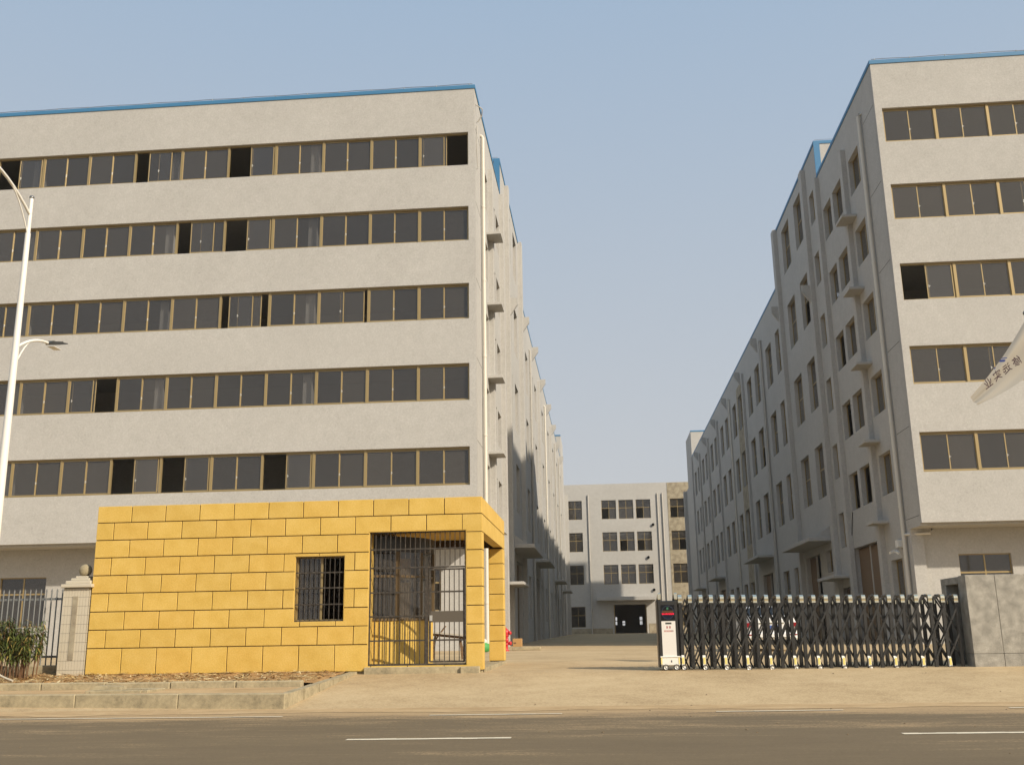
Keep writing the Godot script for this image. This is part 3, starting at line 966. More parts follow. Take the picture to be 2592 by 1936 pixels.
# rectangle a minus rectangle b, as up to four rectangles [u0, u1, v0, v1]
func minus(a, b):
	if b[0] >= a[1] or b[1] <= a[0] or b[2] >= a[3] or b[3] <= a[2]: return [a]
	var r = []
	var v0 = max(a[2], b[2])
	var v1 = min(a[3], b[3])
	if b[3] < a[3]: r.append([a[0], a[1], b[3], a[3]])
	if b[2] > a[2]: r.append([a[0], a[1], a[2], b[2]])
	if b[0] > a[0]: r.append([a[0], b[0], v0, v1])
	if b[1] < a[1]: r.append([b[1], a[1], v0, v1])
	return r

func make_gatehouse():
	var g = thing("gatehouse", Vector3(-7.12, 0.4, -25.1), "yellow gatehouse with block joints, barred window and barred porch gate", "gatehouse")
	var o = -g.position
	var gp = 0.009           # half a joint
	var win = [-6.89, -5.74, 1.53, 2.97]
	var por = [-5.2, -2.99, 0.56, 3.48]
	# dark render behind the blocks: walls with their openings
	var st = mb()
	pierced(st, o + Vector3(0, 0, GZ - 0.02), Vector3.RIGHT, Vector3.UP, Vector3(0, 0, 1), 0.22, -11.6, -2.66, 0.45, 4.19, [win, por])
	pierced(st, o + Vector3(-2.66, 0, 0), Vector3(0, 0, -1), Vector3.UP, Vector3(1, 0, 0), 0.24, 22.74, 27.7, 0.45, 4.19, [[22.82, 27.32, 0.3, 3.48]])
	pierced(st, o + Vector3(0, 0, -27.72), Vector3.RIGHT, Vector3.UP, Vector3(0, 0, -1), 0.2, -11.6, -2.66, 0.45, 4.19, [[-5.0, -3.02, 0.3, 3.48]])
	pierced(st, o + Vector3(-11.6, 0, 0), Vector3(0, 0, -1), Vector3.UP, Vector3(-1, 0, 0), 0.22, 22.74, 27.5, 0.45, 4.19, [])
	build(st, "wall_core", M.joint, g)
	# blocks of the front, each proud of the joints
	var k = 0
	for c in 9:
		var v1 = COURSES[c] - (gp if c > 0 else -0.01)
		var v0 = COURSES[c + 1] + gp
		var x = -11.61 if c % 2 == 0 else -11.61 - 0.405
		while x < -2.65:
			var rect = [max(x, -11.61) + (gp if x > -11.6 else 0.0), min(x + 0.812 - gp, -2.64), v0, v1]
			if x + 0.812 > -2.72: rect[1] = -2.64
			var last = x + 0.812 > -2.72
			var pieces = []
			for a in minus(rect, por):
				for b in minus(a, win):
					if b[1] - b[0] > 0.01 and b[3] - b[2] > 0.01: pieces.append(b)
			if pieces.size() > 0:
				st = mb()
				for p in pieces:
					if pieces.size() == 1: bevel(st, o + Vector3(p[0], p[2], GZ - 0.02), o + Vector3(p[1], p[3], GZ + 0.006), 0.006)
					else: box(st, o + Vector3(p[0], p[2], GZ - 0.02), o + Vector3(p[1], p[3], GZ + 0.006))
				build(st, "block", M.yellows[rng.randi() % 4], g)
			x += 0.812
			if last: break
	# blocks of the side facing the drive: two fascia courses, then the two piers course by course
	for c in 9:
		var v1 = COURSES[c] - (gp if c > 0 else -0.01)
		var v0 = COURSES[c + 1] + gp
		var runs = [[22.5, 27.74]] if c < 2 else [[22.5, 22.83], [27.3, 27.74]]
		for r in runs:
			if c == 8 and r[0] > 25.0: v0 = 0.52
			st = mb()
			bevel(st, o + Vector3(-2.655, v0, -r[0] - 0.02), o + Vector3(-2.635, v1, -r[1]), 0.005)
			build(st, "block", M.yellows[rng.randi() % 4], g)
			if c >= 2 and r[0] > 25.0:      # front of the rear pier
				st = mb()
				bevel(st, o + Vector3(-3.02, v0, -27.32), o + Vector3(-2.64, v1, -27.295), 0.005)
				build(st, "block", M.yellows[rng.randi() % 4], g)
	# yellow reveals, porch ceiling and beam soffits
	st = mb()
	for r in [win, por]:
		for q in [[r[0], r[0] + 0.012], [r[1] - 0.012, r[1]]]: box(st, o + Vector3(q[0], r[2], GZ), o + Vector3(q[1], r[3], GZ - 0.24))
		box(st, o + Vector3(r[0], r[3] - 0.012, GZ), o + Vector3(r[1], r[3], GZ - 0.24))
	box(st, o + Vector3(-2.9, 3.468, -22.82), o + Vector3(-2.645, 3.485, -27.32))
	for q in [[-22.815, -22.83]]: box(st, o + Vector3(-2.9, 0.5, q[0]), o + Vector3(-2.645, 3.48, q[1]))
	box(st, o + Vector3(-3.03, 0.5, -27.3), o + Vector3(-3.018, 3.48, -27.7))
	box(st, o + Vector3(-2.905, 3.47, -22.74), o + Vector3(-2.893, 4.0, -27.5))
	box(st, o + Vector3(-11.4, 3.7, -22.72), o + Vector3(-2.89, 3.78, -27.5))          # ceiling
	box(st, o + Vector3(-5.3, 0.5, -22.74), o + Vector3(-5.2, 3.7, -23.0))             # wall of the room beside the porch
	box(st, o + Vector3(-5.3, 0.5, -25.5), o + Vector3(-5.2, 3.7, -27.5))
	build(st, "rendered_reveals", M.yellow, g)
	st = mb()
	box(st, o + Vector3(-11.58, 4.05, -22.55), o + Vector3(-2.7, 4.185, -27.68))
	build(st, "roof", M.rooftop, g)
	# rounded bay of the guard room reaching into the porch: low yellow wall, dark glazing, head
	var cx = -5.3
	var cz = -24.25
	var seg = 14
	var rad = 1.26
	for part in [["bay_wall", 0.48, 1.53, M.yellow, 0.0], ["bay_sill", 1.53, 1.58, M.bay_frame, 0.03], ["bay_head", 3.08, 3.42, M.dark_paint, 0.02]]:
		st = mb()
		for s in seg:
			var a0 = lerp(-PI / 2, PI / 2, s / float(seg))
			var a1 = lerp(-PI / 2, PI / 2, (s + 1) / float(seg))
			var r = rad + part[4]
			var p = [o + Vector3(cx + cos(a0) * r, 0, cz + sin(a0) * r), o + Vector3(cx + cos(a1) * r, 0, cz + sin(a1) * r)]
			var q = [o + Vector3(cx + cos(a0) * (r - 0.14), 0, cz + sin(a0) * (r - 0.14)), o + Vector3(cx + cos(a1) * (r - 0.14), 0, cz + sin(a1) * (r - 0.14))]
			var lo = Vector3.UP * part[1]
			var hi = Vector3.UP * part[2]
			quad(st, p[0] + lo, p[1] + lo, p[1] + hi, p[0] + hi, Vector3(cos((a0 + a1) / 2), 0, sin((a0 + a1) / 2)))
			quad(st, q[0] + lo, q[1] + lo, q[1] + hi, q[0] + hi, -Vector3(cos((a0 + a1) / 2), 0, sin((a0 + a1) / 2)))
			quad(st, p[0] + hi, p[1] + hi, q[1] + hi, q[0] + hi, Vector3.UP)
			quad(st, p[0] + lo, p[1] + lo, q[1] + lo, q[0] + lo, Vector3.DOWN)
		build(st, part[0], part[3], g)
	var bay = holder("bay_window", g)
	for s in range(0, 7):
		var a = lerp(-PI / 2, PI / 2, s / 6.0)
		st = mb()
		var c0 = o + Vector3(cx + cos(a) * rad, 0, cz + sin(a) * rad)
		bar(st, c0 + Vector3.UP * 1.58, c0 + Vector3.UP * 3.08, 0.07, 0.06)
		build(st, "mullion", M.bay_frame, bay)
		if s < 6:
			var b = lerp(-PI / 2, PI / 2, (s + 1) / 6.0)
			var c1 = o + Vector3(cx + cos(b) * rad, 0, cz + sin(b) * rad)
			st = mb()
			quad(st, c0 + Vector3.UP * 1.58, c1 + Vector3.UP * 1.58, c1 + Vector3.UP * 3.08, c0 + Vector3.UP * 3.08)
			build(st, "pane", M.dark_glass, bay)
			st = mb()
			bar(st, c0 + Vector3.UP * 2.52, c1 + Vector3.UP * 2.52, 0.05, 0.05, Vector3.UP)
			build(st, "transom", M.bay_frame, bay)
	# floor of room and porch, back wall of the room
	st = mb()
	box(st, o + Vector3(-11.5, 0.3, -22.56), o + Vector3(-2.68, 0.5, -27.7))
	build(st, "floor", M.kerb, g)
	st = mb()
	box(st, o + Vector3(-8.3, 0.5, -22.74), o + Vector3(-8.2, 3.7, -27.5))
	box(st, o + Vector3(-6.6, 0.5, -27.3), o + Vector3(-6.0, 2.6, -27.48))
	build(st, "inner_wall", M.inner, g)
	# concrete threshold and the footing of the corner pier
	st = mb()
	bevel(st, o + Vector3(-5.25, 0.25, -22.43), o + Vector3(-3.12, 0.535, -22.62), 0.012)
	build(st, "threshold", M.kerb, g)
	st = mb()
	bevel(st, o + Vector3(-3.12, 0.25, -22.36), o + Vector3(-2.7, 0.53, -22.6), 0.015)
	build(st, "pier_footing", M.kerb, g)
	st = mb()
	prism(st, o + Vector3(-2.62, 0, 0), Vector3(0, 0, -1), Vector3.UP, Vector3(-0.14, 0, 0), [Vector2(22.85, 0.2), Vector2(27.8, 0.2), Vector2(27.8, 0.51), Vector2(22.85, 0.49)])
	build(st, "porch_kerb", M.kerb, g)
	# window grille
	var gr = holder("window_grille", g)
	for i in 11:
		var x = lerp(win[0] + 0.02, win[1] - 0.02, i / 10.0)
		put(boxmesh(o + Vector3(x - 0.008, win[2], GZ - 0.05), o + Vector3(x + 0.008, win[3], GZ - 0.066)), "grille_bar", M.bars, gr)
	for v in [1.545, 1.9, 2.26, 2.6, 2.955]:
		put(boxmesh(o + Vector3(win[0], v - 0.014, GZ - 0.045), o + Vector3(win[1], v + 0.014, GZ - 0.075)), "grille_rail", M.bars, gr)
	light_window(g, o + Vector3(win[0], win[2], GZ - 0.19), 0.0, win[1] - win[0], win[3] - win[2], [0.5], [], [1])
	# porch grille: fixed leaf, overpanel and the gate leaf with its lock plate
	gr = holder("porch_grille", g)
	var z0 = GZ - 0.07
	for i in 20:
		var x = por[0] + 0.03 + i * 0.1125
		if x > por[1] - 0.02: continue
		var low = 0.6 if x < -3.92 else 2.7
		put(boxmesh(o + Vector3(x - 0.009, low, z0), o + Vector3(x + 0.009, 3.45, z0 - 0.018)), "grille_bar", M.bars, gr)
	for v in [3.08, 2.67]: put(boxmesh(o + Vector3(por[0], v - 0.016, z0 + 0.006), o + Vector3(por[1], v + 0.016, z0 - 0.024)), "grille_rail", M.bars, gr)
	for v in [2.13, 1.61, 1.09]: put(boxmesh(o + Vector3(por[0], v - 0.016, z0 + 0.006), o + Vector3(-3.9, v + 0.016, z0 - 0.024)), "grille_rail", M.bars, gr)
	for q in [[por[0], por[0] + 0.04, 0.56, 3.48], [por[1] - 0.04, por[1], 0.56, 3.48], [por[0] + 0.04, por[1] - 0.04, 3.44, 3.48], [por[0] + 0.04, por[1] - 0.04, 0.56, 0.6], [-3.93, -3.86, 0.6, 2.68]]:
		put(boxmesh(o + Vector3(q[0], q[2], z0 + 0.015), o + Vector3(q[1], q[3], z0 - 0.035)), "grille_frame", M.bars, gr)
	var leaf = holder("gate_leaf", g)
	for i in 8:
		var x = lerp(-3.82, por[1] - 0.07, i / 7.0)
		if i == 0 or i == 7:
			put(boxmesh(o + Vector3(x - 0.02, 0.63, z0 + 0.01), o + Vector3(x + 0.02, 2.64, z0 - 0.03)), "leaf_stile", M.bars, leaf)
		else:
			put(boxmesh(o + Vector3(x - 0.009, 0.63, z0), o + Vector3(x + 0.009, 2.62, z0 - 0.018)), "grille_bar", M.bars, leaf)
	for v in [0.635, 1.09, 2.13, 2.62]: put(boxmesh(o + Vector3(-3.82, v - 0.018, z0 + 0.008), o + Vector3(por[1] - 0.06, v + 0.018, z0 - 0.026)), "grille_rail", M.bars, leaf)
	var plate = put(boxmesh(o + Vector3(-3.8, 1.47, z0 + 0.012), o + Vector3(por[1] - 0.08, 1.71, z0 - 0.03)), "lock_plate", flat(lin(0.1, 0.085, 0.065), 0.7, 0.2), leaf)
	put(boxmesh(o + Vector3(-3.82, 1.5, z0 + 0.012), o + Vector3(-3.76, 1.62, z0 + 0.04)), "lock", M.handle, leaf)

# ------------------------------------------------------------------ gate pillar, railing, shrubs beside the gatehouse
func make_left_corner():
	var p = thing("gate_pillar", Vector3(-11.95, 0.4, -22.75), "white tiled pillar with stone ball on stepped cap beside yellow gatehouse", "pillar")
	var o = -p.position
	put(boxmesh(o + Vector3(-12.25, 0.3, -22.47), o + Vector3(-11.65, 2.37, -23.05)), "shaft", M.seam, p)
	var st = mb()
	var rows = 10
	for r in rows:
		for c in 9:
			var x0 = -12.26 + c * 0.0677
			var y0 = 0.36 + r * 0.2
			box(st, o + Vector3(x0 + 0.002, y0 + 0.003, -22.48), o + Vector3(x0 + 0.065, y0 + 0.197, -22.462 + rng.randf_range(0, 0.002)))
			box(st, o + Vector3(-12.258, y0 + 0.003, -22.48 - c * 0.064), o + Vector3(-12.25, y0 + 0.197, -22.48 - c * 0.064 - 0.06))
			box(st, o + Vector3(-11.65, y0 + 0.003, -22.48 - c * 0.064), o + Vector3(-11.642, y0 + 0.197, -22.48 - c * 0.064 - 0.06))
	tag(build(st, "tile_cladding", M.white_tile, p), "", "", "", "stuff")
	put(boxmesh(o + Vector3(-12.02, 0.78, -22.462), o + Vector3(-11.9, 2.18, -22.448)), "bare_strip", M.raw_cement, p)
	st = mb()
	for q in [[0.37, 2.37, 2.45], [0.3, 2.45, 2.53], [0.22, 2.53, 2.59], [0.15, 2.59, 2.64]]:
		bevel(st, o + Vector3(-11.93 - q[0], q[1], -22.75 + q[0]), o + Vector3(-11.93 + q[0], q[2], -22.75 - q[0]), 0.012)
	build(st, "cap", M.white_tile, p)
	st = mb()
	var prof = []
	for k in 13: prof.append([0.145 * sin(PI * k / 12.0) + 0.0005, 2.775 - 0.145 * cos(PI * k / 12.0)])
	lathe(st, o + Vector3(-11.93, 0, -22.75), prof, 20)
	build(st, "ball", M.kerb, p)
	# railing
	var f = thing("railing", Vector3(-16.3, 0.4, -23.0), "grey steel railing with pointed pickets running from the white tiled pillar", "fence")
	o = -f.position
	var wb = mb()
	bevel(wb, o + Vector3(-20.5, 0.2, -22.92), o + Vector3(-12.28, 0.66, -23.1), 0.02)
	build(wb, "base_wall", M.kerb, f)
	for v in [2.15, 0.85]: put(boxmesh(o + Vector3(-20.5, v - 0.025, -22.985), o + Vector3(-12.28, v + 0.025, -23.02)), "rail", M.fence, f)
	st = mb()
	tube(st, [Vector3(0, 0.62, 0), Vector3(0, 2.3, 0)], 0.016, 6)
	tube(st, [Vector3(0, 2.3, 0), Vector3(0, 2.33, 0), Vector3(0, 2.39, 0)], [0.014, 0.022, 0.001], 6, false)
	var pk = st.commit()
	for k in 62: put(pk, "picket", M.fence, f, o + Vector3(-12.42 - k * 0.131, 0, -22.96))
	# shrubs: leggy stems, narrow leaves only on the upper half
	var names = ["leggy shrub with drooping narrow leaves closest to the white tiled pillar", "bushy narrow leaved shrub, second from the tiled pillar", "dark narrow leaved shrub, third from the tiled pillar, by the railing", "narrow leaved shrub farthest from the tiled pillar along the railing"]
	var spots = [[-12.82, -21.95, 1.32, 44], [-13.42, -21.85, 1.42, 46], [-14.1, -22.0, 1.2, 44], [-14.9, -21.9, 1.4, 40]]
	for i in 4:
		var q = spots[i]
		var t = thing("shrub", Vector3(q[0], 0.38, q[1]), names[i], "shrub", "shrubs along the railing")
		var sst = mb()
		var lst = mb()
		for s in q[3]:
			var a = rng.randf_range(0, TAU)
			var r0 = sqrt(rng.randf()) * 0.32
			var b = Vector3(cos(a) * r0 * 1.2, 0, sin(a) * r0 * 0.6)
			var lean = Vector3(cos(a) * rng.randf_range(0.02, 0.24), 0, sin(a) * rng.randf_range(0.02, 0.16))
			var h = q[2] * rng.randf_range(0.62, 1.0)
			var mid = b + lean * 0.4 + Vector3(rng.randf_range(-0.03, 0.03), h * 0.55, rng.randf_range(-0.03, 0.03))
			var top = b + lean + Vector3(0, h, 0)
			tube(sst, [b, mid, top], [0.009, 0.007, 0.003], 5, false)
			for l in 52:
				var u = rng.randf_range(0.42, 1.0)
				var at = b.lerp(mid, u * 2) if u < 0.5 else mid.lerp(top, u * 2 - 1)
				var aa = rng.randf_range(0, TAU)
				var dir = Vector3(cos(aa), rng.randf_range(-0.9, 0.5), sin(aa)).normalized()
				var ln = rng.randf_range(0.09, 0.19)
				var sd = dir.cross(Vector3.UP).normalized() * rng.randf_range(0.011, 0.02)
				var droop = Vector3(0, -ln * rng.randf_range(0.2, 0.5), 0)
				var m1 = at + dir * ln * 0.55
				var e1 = at + dir * ln + droop
				var c = Color(0.06, 0.085, 0.02).lerp(Color(0.13, 0.15, 0.035), rng.randf())
				if rng.randf() < 0.16: c = Color(0.3, 0.22, 0.06)
				lst.set_color(c)
				var n = sd.cross(dir).normalized()
				if n.y < 0: n = -n
				tri(lst, at, m1 + sd, m1 - sd, n)
				tri(lst, e1, m1 + sd, m1 - sd, n)
		build(sst, "stems", M.stem, t)
		build(lst, "foliage", M.leaf, t)
	var h = mb()
	var pts = []
	for k in 9:
		var u = k / 8.0
		pts.append(Vector3(-12.98 + 0.55 * u, 0.68 - 0.28 * sqrt(u), -21.2 + 0.15 * u))
	tube(h, pts, 0.022, 8)
	tag(build(h, numbered("plastic_pipe"), M.white_tile, self), "bent pale plastic pipe lying on soil by the leggy shrub", "pipe")

# ------------------------------------------------------------------ street lamp
func make_lamp(at, label):
	var t = thing("street_lamp", at, label, "street lamp", "street lamps")
	var st = mb()
	tube(st, [Vector3(0, 0, 0), Vector3(0, 9.05, 0)], [0.1, 0.052], 14)
	tube(st, [Vector3(0, 9.05, 0), Vector3(0, 9.82, 0)], [0.042, 0.038], 12)
	lathe(st, Vector3.ZERO, [[0.19, 0.0], [0.19, 0.02], [0.11, 0.03], [0.105, 0.25]], 14)
	build(st, "pole", M.white, t)
	st = mb()
	var prof = []
	for k in 9: prof.append([0.048 * sin(PI * k / 8.0) + 0.001, 9.84 - 0.045 * cos(PI * k / 8.0)])
	lathe(st, Vector3.ZERO, prof, 12)
	build(st, "finial", M.steel, t)
	for arm in [[9.45, 1.0, 1.75, 0.55, 9.0], [6.62, -1.0, 1.15, 0.42, 6.2]]:
		st = mb()
		var pts = []
		for k in 9:
			var u = k / 8.0
			pts.append(Vector3(0, arm[0] + arm[3] * (1.0 - pow(1.0 - u, 2.0)), arm[1] * arm[2] * u))
		tube(st, pts, 0.03, 8)
		var br = []
		for k in 7:
			var u = k / 6.0
			br.append(Vector3(0, lerp(arm[4], pts[4].y - 0.02, 1.0 - pow(1.0 - u, 1.7)), arm[1] * arm[2] * 0.5 * u))
		tube(st, br, 0.016, 6)
		build(st, "arm", M.white, t)
		var e = pts[8]
		var hd = mb()
		var L = 0.62
		for q in [[0.0, 0.06, 0.05], [0.1, 0.11, 0.09], [0.42, 0.13, 0.085], [L, 0.1, 0.035]]: pass
		var secs = [[-0.05, 0.04, 0.035, 0.0], [0.06, 0.09, 0.075, 0.005], [0.4, 0.12, 0.07, 0.0], [0.44, 0.12, 0.045, -0.012], [L, 0.09, 0.02, -0.015]]
		for k in secs.size() - 1:
			var ra = []
			for s in [secs[k], secs[k + 1]]:
				var z = e.z + arm[1] * s[0]
				var y = e.y + s[0] * (0.12 if arm[1] > 0 else 0.3) + s[3]
				ra.append([Vector3(-s[1], y - s[2] * 0.5, z), Vector3(s[1], y - s[2] * 0.5, z), Vector3(s[1] * 0.7, y + s[2] * 0.5, z), Vector3(-s[1] * 0.7, y + s[2] * 0.5, z)])
			for j in 4:
				var l = (j + 1) % 4
				var n = (ra[0][j] + ra[0][l]) * 0.5 - (ra[0][0] + ra[0][1] + ra[0][2] + ra[0][3]) * 0.25
				quad(hd, ra[0][j], ra[0][l], ra[1][l], ra[1][j], n.normalized())
			if k == secs.size() - 2: quad(hd, ra[1][0], ra[1][1], ra[1][2], ra[1][3], Vector3(0, 0, arm[1]))
		for k in 5:
			var z = e.z + arm[1] * (0.1 + k * 0.065)
			box(hd, Vector3(-0.07, e.y + 0.04 + k * 0.008, z - 0.006), Vector3(0.07, e.y + 0.085 + k * 0.008, z + 0.006))
		var head = build(hd, "lamp_head", M.lamp_grey, t)
		put(boxmesh(Vector3(-0.08, e.y - 0.034, e.z + arm[1] * 0.1), Vector3(0.08, e.y - 0.042, e.z + arm[1] * 0.38)), "lens", M.white, head)
	return t

# ------------------------------------------------------------------ folding gate with its drive head
const CAPS = [1.655, 1.87, 2.1, 2.32, 2.55, 2.78, 3.01, 3.25, 3.49, 3.74, 3.99, 4.23, 4.48, 4.74, 4.99, 5.25, 5.52, 5.79, 6.05, 6.33, 6.61, 6.89, 7.15, 7.42]
func image_texture(img):
	img.generate_mipmaps()
	return ImageTexture.create_from_image(img)

func make_folding_gate():
	var g = thing("folding_gate", Vector3(4.3, 0.4, -22.72), "black folding trellis gate with bright caps, wheels and drive head across the drive", "gate")
	var o = -g.position
	var zf = -22.5
	var zr = -23.05
	# one frame: two posts joined by an arch, bright cap at the front, bright collars
	var st = mb()
	for z in [zf, zr]: bevel(st, Vector3(-0.038, 0.05, z - 0.032), Vector3(0.038, 1.45, z + 0.032), 0.01)
	var arch = []
	for k in 9:
		var a = PI * k / 8.0
		arch.append(Vector3(0, 1.45 + 0.1 * sin(a), (zf + zr) / 2 + (zf - zr) / 2 * cos(a)))
	tube(st, arch, 0.034, 8, false)
	var posts = st.commit()
	st = mb()
	var prof = [Vector2(-0.09, 1.565), Vector2(-0.02, 1.57), Vector2(0.022, 1.558), Vector2(0.046, 1.53), Vector2(0.052, 1.49), Vector2(0.05, 1.455), Vector2(0.04, 1.44), Vector2(0.048, 1.432), Vector2(0.048, 1.4), Vector2(-0.04, 1.4), Vector2(-0.05, 1.52)]
	prism(st, Vector3(-0.04, 0, zf), Vector3(0, 0, 1), Vector3.UP, Vector3(0.08, 0, 0), prof)
	var cap = st.commit()
	st = mb()
	lathe(st, Vector3(0.0, 1.48, zr - 0.03), [[0.02, -0.03], [0.032, -0.03], [0.032, 0.03], [0.02, 0.03]], 10, Vector3.RIGHT)
	bevel(st, Vector3(-0.012, 1.38, zr + 0.03), Vector3(0.012, 1.47, zr + 0.045), 0.004)
	var collar = st.commit()
	# wheel foot
	st = mb()
	prism(st, Vector3(-0.03, 0, zf + 0.02), Vector3(0, 0, 1), Vector3.UP, Vector3(0.06, 0, 0), [Vector2(0, 0.1), Vector2(0.075, 0.1), Vector2(0.07, 0.17), Vector2(0.05, 0.25), Vector2(0.02, 0.31), Vector2(0, 0.31)])
	var foot = st.commit()
	st = mb()
	lathe(st, Vector3(0.015, 0.06, zf + 0.085), [[0.03, -0.018], [0.055, -0.018], [0.06, -0.008], [0.06, 0.012], [0.055, 0.02], [0.042, 0.02]], 16, Vector3(0, 0, 1))
	var tyre = st.commit()
	st = mb()
	lathe(st, Vector3(0.015, 0.06, zf + 0.085), [[0.001, 0.022], [0.014, 0.022], [0.014, 0.014], [0.03, 0.012], [0.043, 0.02]], 16, Vector3(0, 0, 1))
	var rim = st.commit()
	var strip_mesh = boxmesh(Vector3(-0.022, 0.13, zf + 0.088), Vector3(0.022, 0.27, zf + 0.096))
	st = mb()
	lathe(st, Vector3(0, 0.047, zr), [[0.001, -0.02], [0.046, -0.02], [0.046, 0.02], [0.001, 0.02]], 14, Vector3.RIGHT)
	var rear_wheel = st.commit()
	for k in CAPS.size():
		var x = CAPS[k]
		var lift = 0.39 - 0.004 * k
		var fr = holder("frame", g, o + Vector3(x, lift, 0))
		put(posts, "post_pair", M.dark_paint, fr)
		put(cap, "cap", M.chrome, fr)
		put(collar, "collar", M.chrome, fr)
		if k % 2 == 0:
			put(foot, "wheel_cover", M.white, fr)
			put(strip_mesh, "reflector", M.reflector, fr)
			put(tyre, "tyre", M.rubber, fr)
			put(rim, "rim", M.handle, fr)
			put(rear_wheel, "rear_wheel", M.rubber, fr)
	# trellis links between neighbouring frames, front and rear, half a step apart
	for k in CAPS.size() - 1:
		var a = CAPS[k]
		var b = CAPS[k + 1]
		for side in [[zf, 0.82, 0.0], [zr, 0.56, 0.0]]:
			for n in 3:
				var c = side[1] + 0.52 * n
				var lk = mb()
				for s in [-1.0, 1.0]:
					var y0 = c - s * 0.25
					var y1 = c + s * 0.25
					if max(y0, y1) > 1.86:
						var u = (1.86 - min(y0, y1)) / 0.5
						if s > 0: bar(lk, o + Vector3(a, y0, side[0] + 0.04 * s), o + Vector3(lerp(a, b, u), 1.86, side[0] + 0.04 * s), 0.034, 0.012)
						else: bar(lk, o + Vector3(b, y1, side[0] + 0.04 * s), o + Vector3(lerp(b, a, u), 1.86, side[0] + 0.04 * s), 0.034, 0.012)
					else:
						bar(lk, o + Vector3(a, y0, side[0] + 0.04 * s), o + Vector3(b, y1, side[0] + 0.04 * s), 0.034, 0.012)
				lathe(lk, o + Vector3((a + b) / 2, c, side[0]), [[0.001, 0.052], [0.012, 0.052], [0.012, -0.052], [0.001, -0.052]], 8, Vector3(0, 0, 1))
				build(lk, "link_pair", M.dark_paint, g)
	# drive head
	var hd = holder("drive_head", g, o)
	var y0 = 0.4
	st = mb()
	bevel(st, Vector3(1.165, 0.62, -22.44), Vector3(1.585, 1.84, -23.1), 0.02)
	bevel(st, Vector3(1.155, 0.45, -22.5), Vector3(1.19, 1.86, -23.08), 0.01)
	for x in [1.215, 1.565]:
		for z in [-22.48, -23.04]: bevel(st, Vector3(x - 0.035, 1.8, z - 0.03), Vector3(x + 0.035, 1.9, z + 0.03), 0.008)
		var ar = []
		for j in 9:
			var an = PI * j / 8.0
			ar.append(Vector3(x, 1.86 + 0.1 * sin(an), -22.76 + 0.28 * cos(an)))
		tube(st, ar, 0.03, 8, false)
	build(st, "housing", M.dark_paint, hd)
	for x in [1.215, 1.565]:
		st = mb()
		bevel(st, Vector3(x - 0.037, 1.86, -22.5), Vector3(x + 0.037, 2.0, -22.43), 0.014)
		build(st, "cap", M.chrome, hd)
	# display and printed panel
	var im = Image.create(128, 128, false, Image.FORMAT_RGB8)
	im.fill(Color(0.015, 0.015, 0.018))
	for yy in 128:
		for xx in 128:
			var r = Vector2(xx - 63.5, yy - 63.5).length()
			if r < 58 and r > 53: im.set_pixel(xx, yy, Color(0.13, 0.16, 0.22))
			elif r <= 53 and yy > 46 and yy < 66: im.set_pixel(xx, yy, Color(0.3, 0.2, 0.1) if (xx / 5 + yy / 4) % 2 == 0 else Color(0.22, 0.16, 0.1))
			elif r <= 53 and yy > 88: im.set_pixel(xx, yy, Color(0.03, 0.04, 0.12))
			if Vector2(xx - 63, yy - 30).length() < 11 and (xx / 4 + yy / 3) % 2 == 0: im.set_pixel(xx, yy, Color(0.25, 0.5, 0.35))
	for k in 9:      # a line of red characters
		var bx = 8 + k * 13
		for j in 4: im.fill_rect(Rect2i(bx + (j * 3 + k) % 8, 68 + j * 4, 8 - (j + k) % 3, 2), Color(1.0, 0.12, 0.25))
		im.fill_rect(Rect2i(bx + 4, 67, 2, 17), Color(1.0, 0.12, 0.25))
		im.fill_rect(Rect2i(bx, 75, 10, 4), Color(1.0, 0.12, 0.25))
	var sm = StandardMaterial3D.new()
	sm.albedo_texture = image_texture(im)
	sm.roughness = 0.25
	sm.emission_enabled = true
	sm.emission_texture = sm.albedo_texture
	sm.emission_energy_multiplier = 0.5
	st = mb()
	uv_quad(st, Vector3(1.235, 1.75, -22.434), Vector3(1.525, 1.75, -22.434), Vector3(1.525, 1.43, -22.434), Vector3(1.235, 1.43, -22.434), Vector3(0, 0, 1))
	build(st, "display", sm, hd)
	im = Image.create(128, 320, false, Image.FORMAT_RGB8)
	im.fill(lin(0.66, 0.64, 0.6))
	im.fill_rect(Rect2i(36, 12, 56, 16), Color(0.1, 0.11, 0.1))
	for k in 7: im.fill_rect(Rect2i(40 + k * 7, 17, 3, 6), Color(0.45, 0.48, 0.45))
	for c in [[42, 44], [68, 44]]:      # two red characters, then a row of smaller ones
		for s in [[0, 2, 18, 3], [2, 9, 14, 3], [0, 17, 18, 3], [3, 0, 3, 22], [12, 3, 3, 18], [7, 6, 3, 10]]: im.fill_rect(Rect2i(c[0] + s[0], c[1] + s[1], s[2], s[3]), Color(0.55, 0.14, 0.16))
	for k in 8:
		for s in [[0, 0, 9, 2], [0, 6, 9, 2], [0, 12, 9, 2], [1 + k % 3, 0, 2, 14], [6, 0, 2, 14]]: im.fill_rect(Rect2i(20 + k * 11 + s[0], 82 + s[1], s[2], s[3]), Color(0.6, 0.2, 0.18) if k < 6 else Color(0.4, 0.08, 0.1))
	var pm = StandardMaterial3D.new()
	pm.albedo_texture = image_texture(im)
	pm.roughness = 0.35
	st = mb()
	uv_quad(st, Vector3(1.235, 1.41, -22.433), Vector3(1.53, 1.41, -22.433), Vector3(1.53, 0.665, -22.433), Vector3(1.235, 0.665, -22.433), Vector3(0, 0, 1))
	build(st, "printed_panel", pm, hd)
	st = mb()
	bevel(st, Vector3(1.185, 0.475, -22.41), Vector3(1.59, 0.67, -23.1), 0.03)
	bevel(st, Vector3(1.175, 0.655, -22.4), Vector3(1.6, 0.685, -23.1), 0.008)
	build(st, "skirt", M.white, hd)
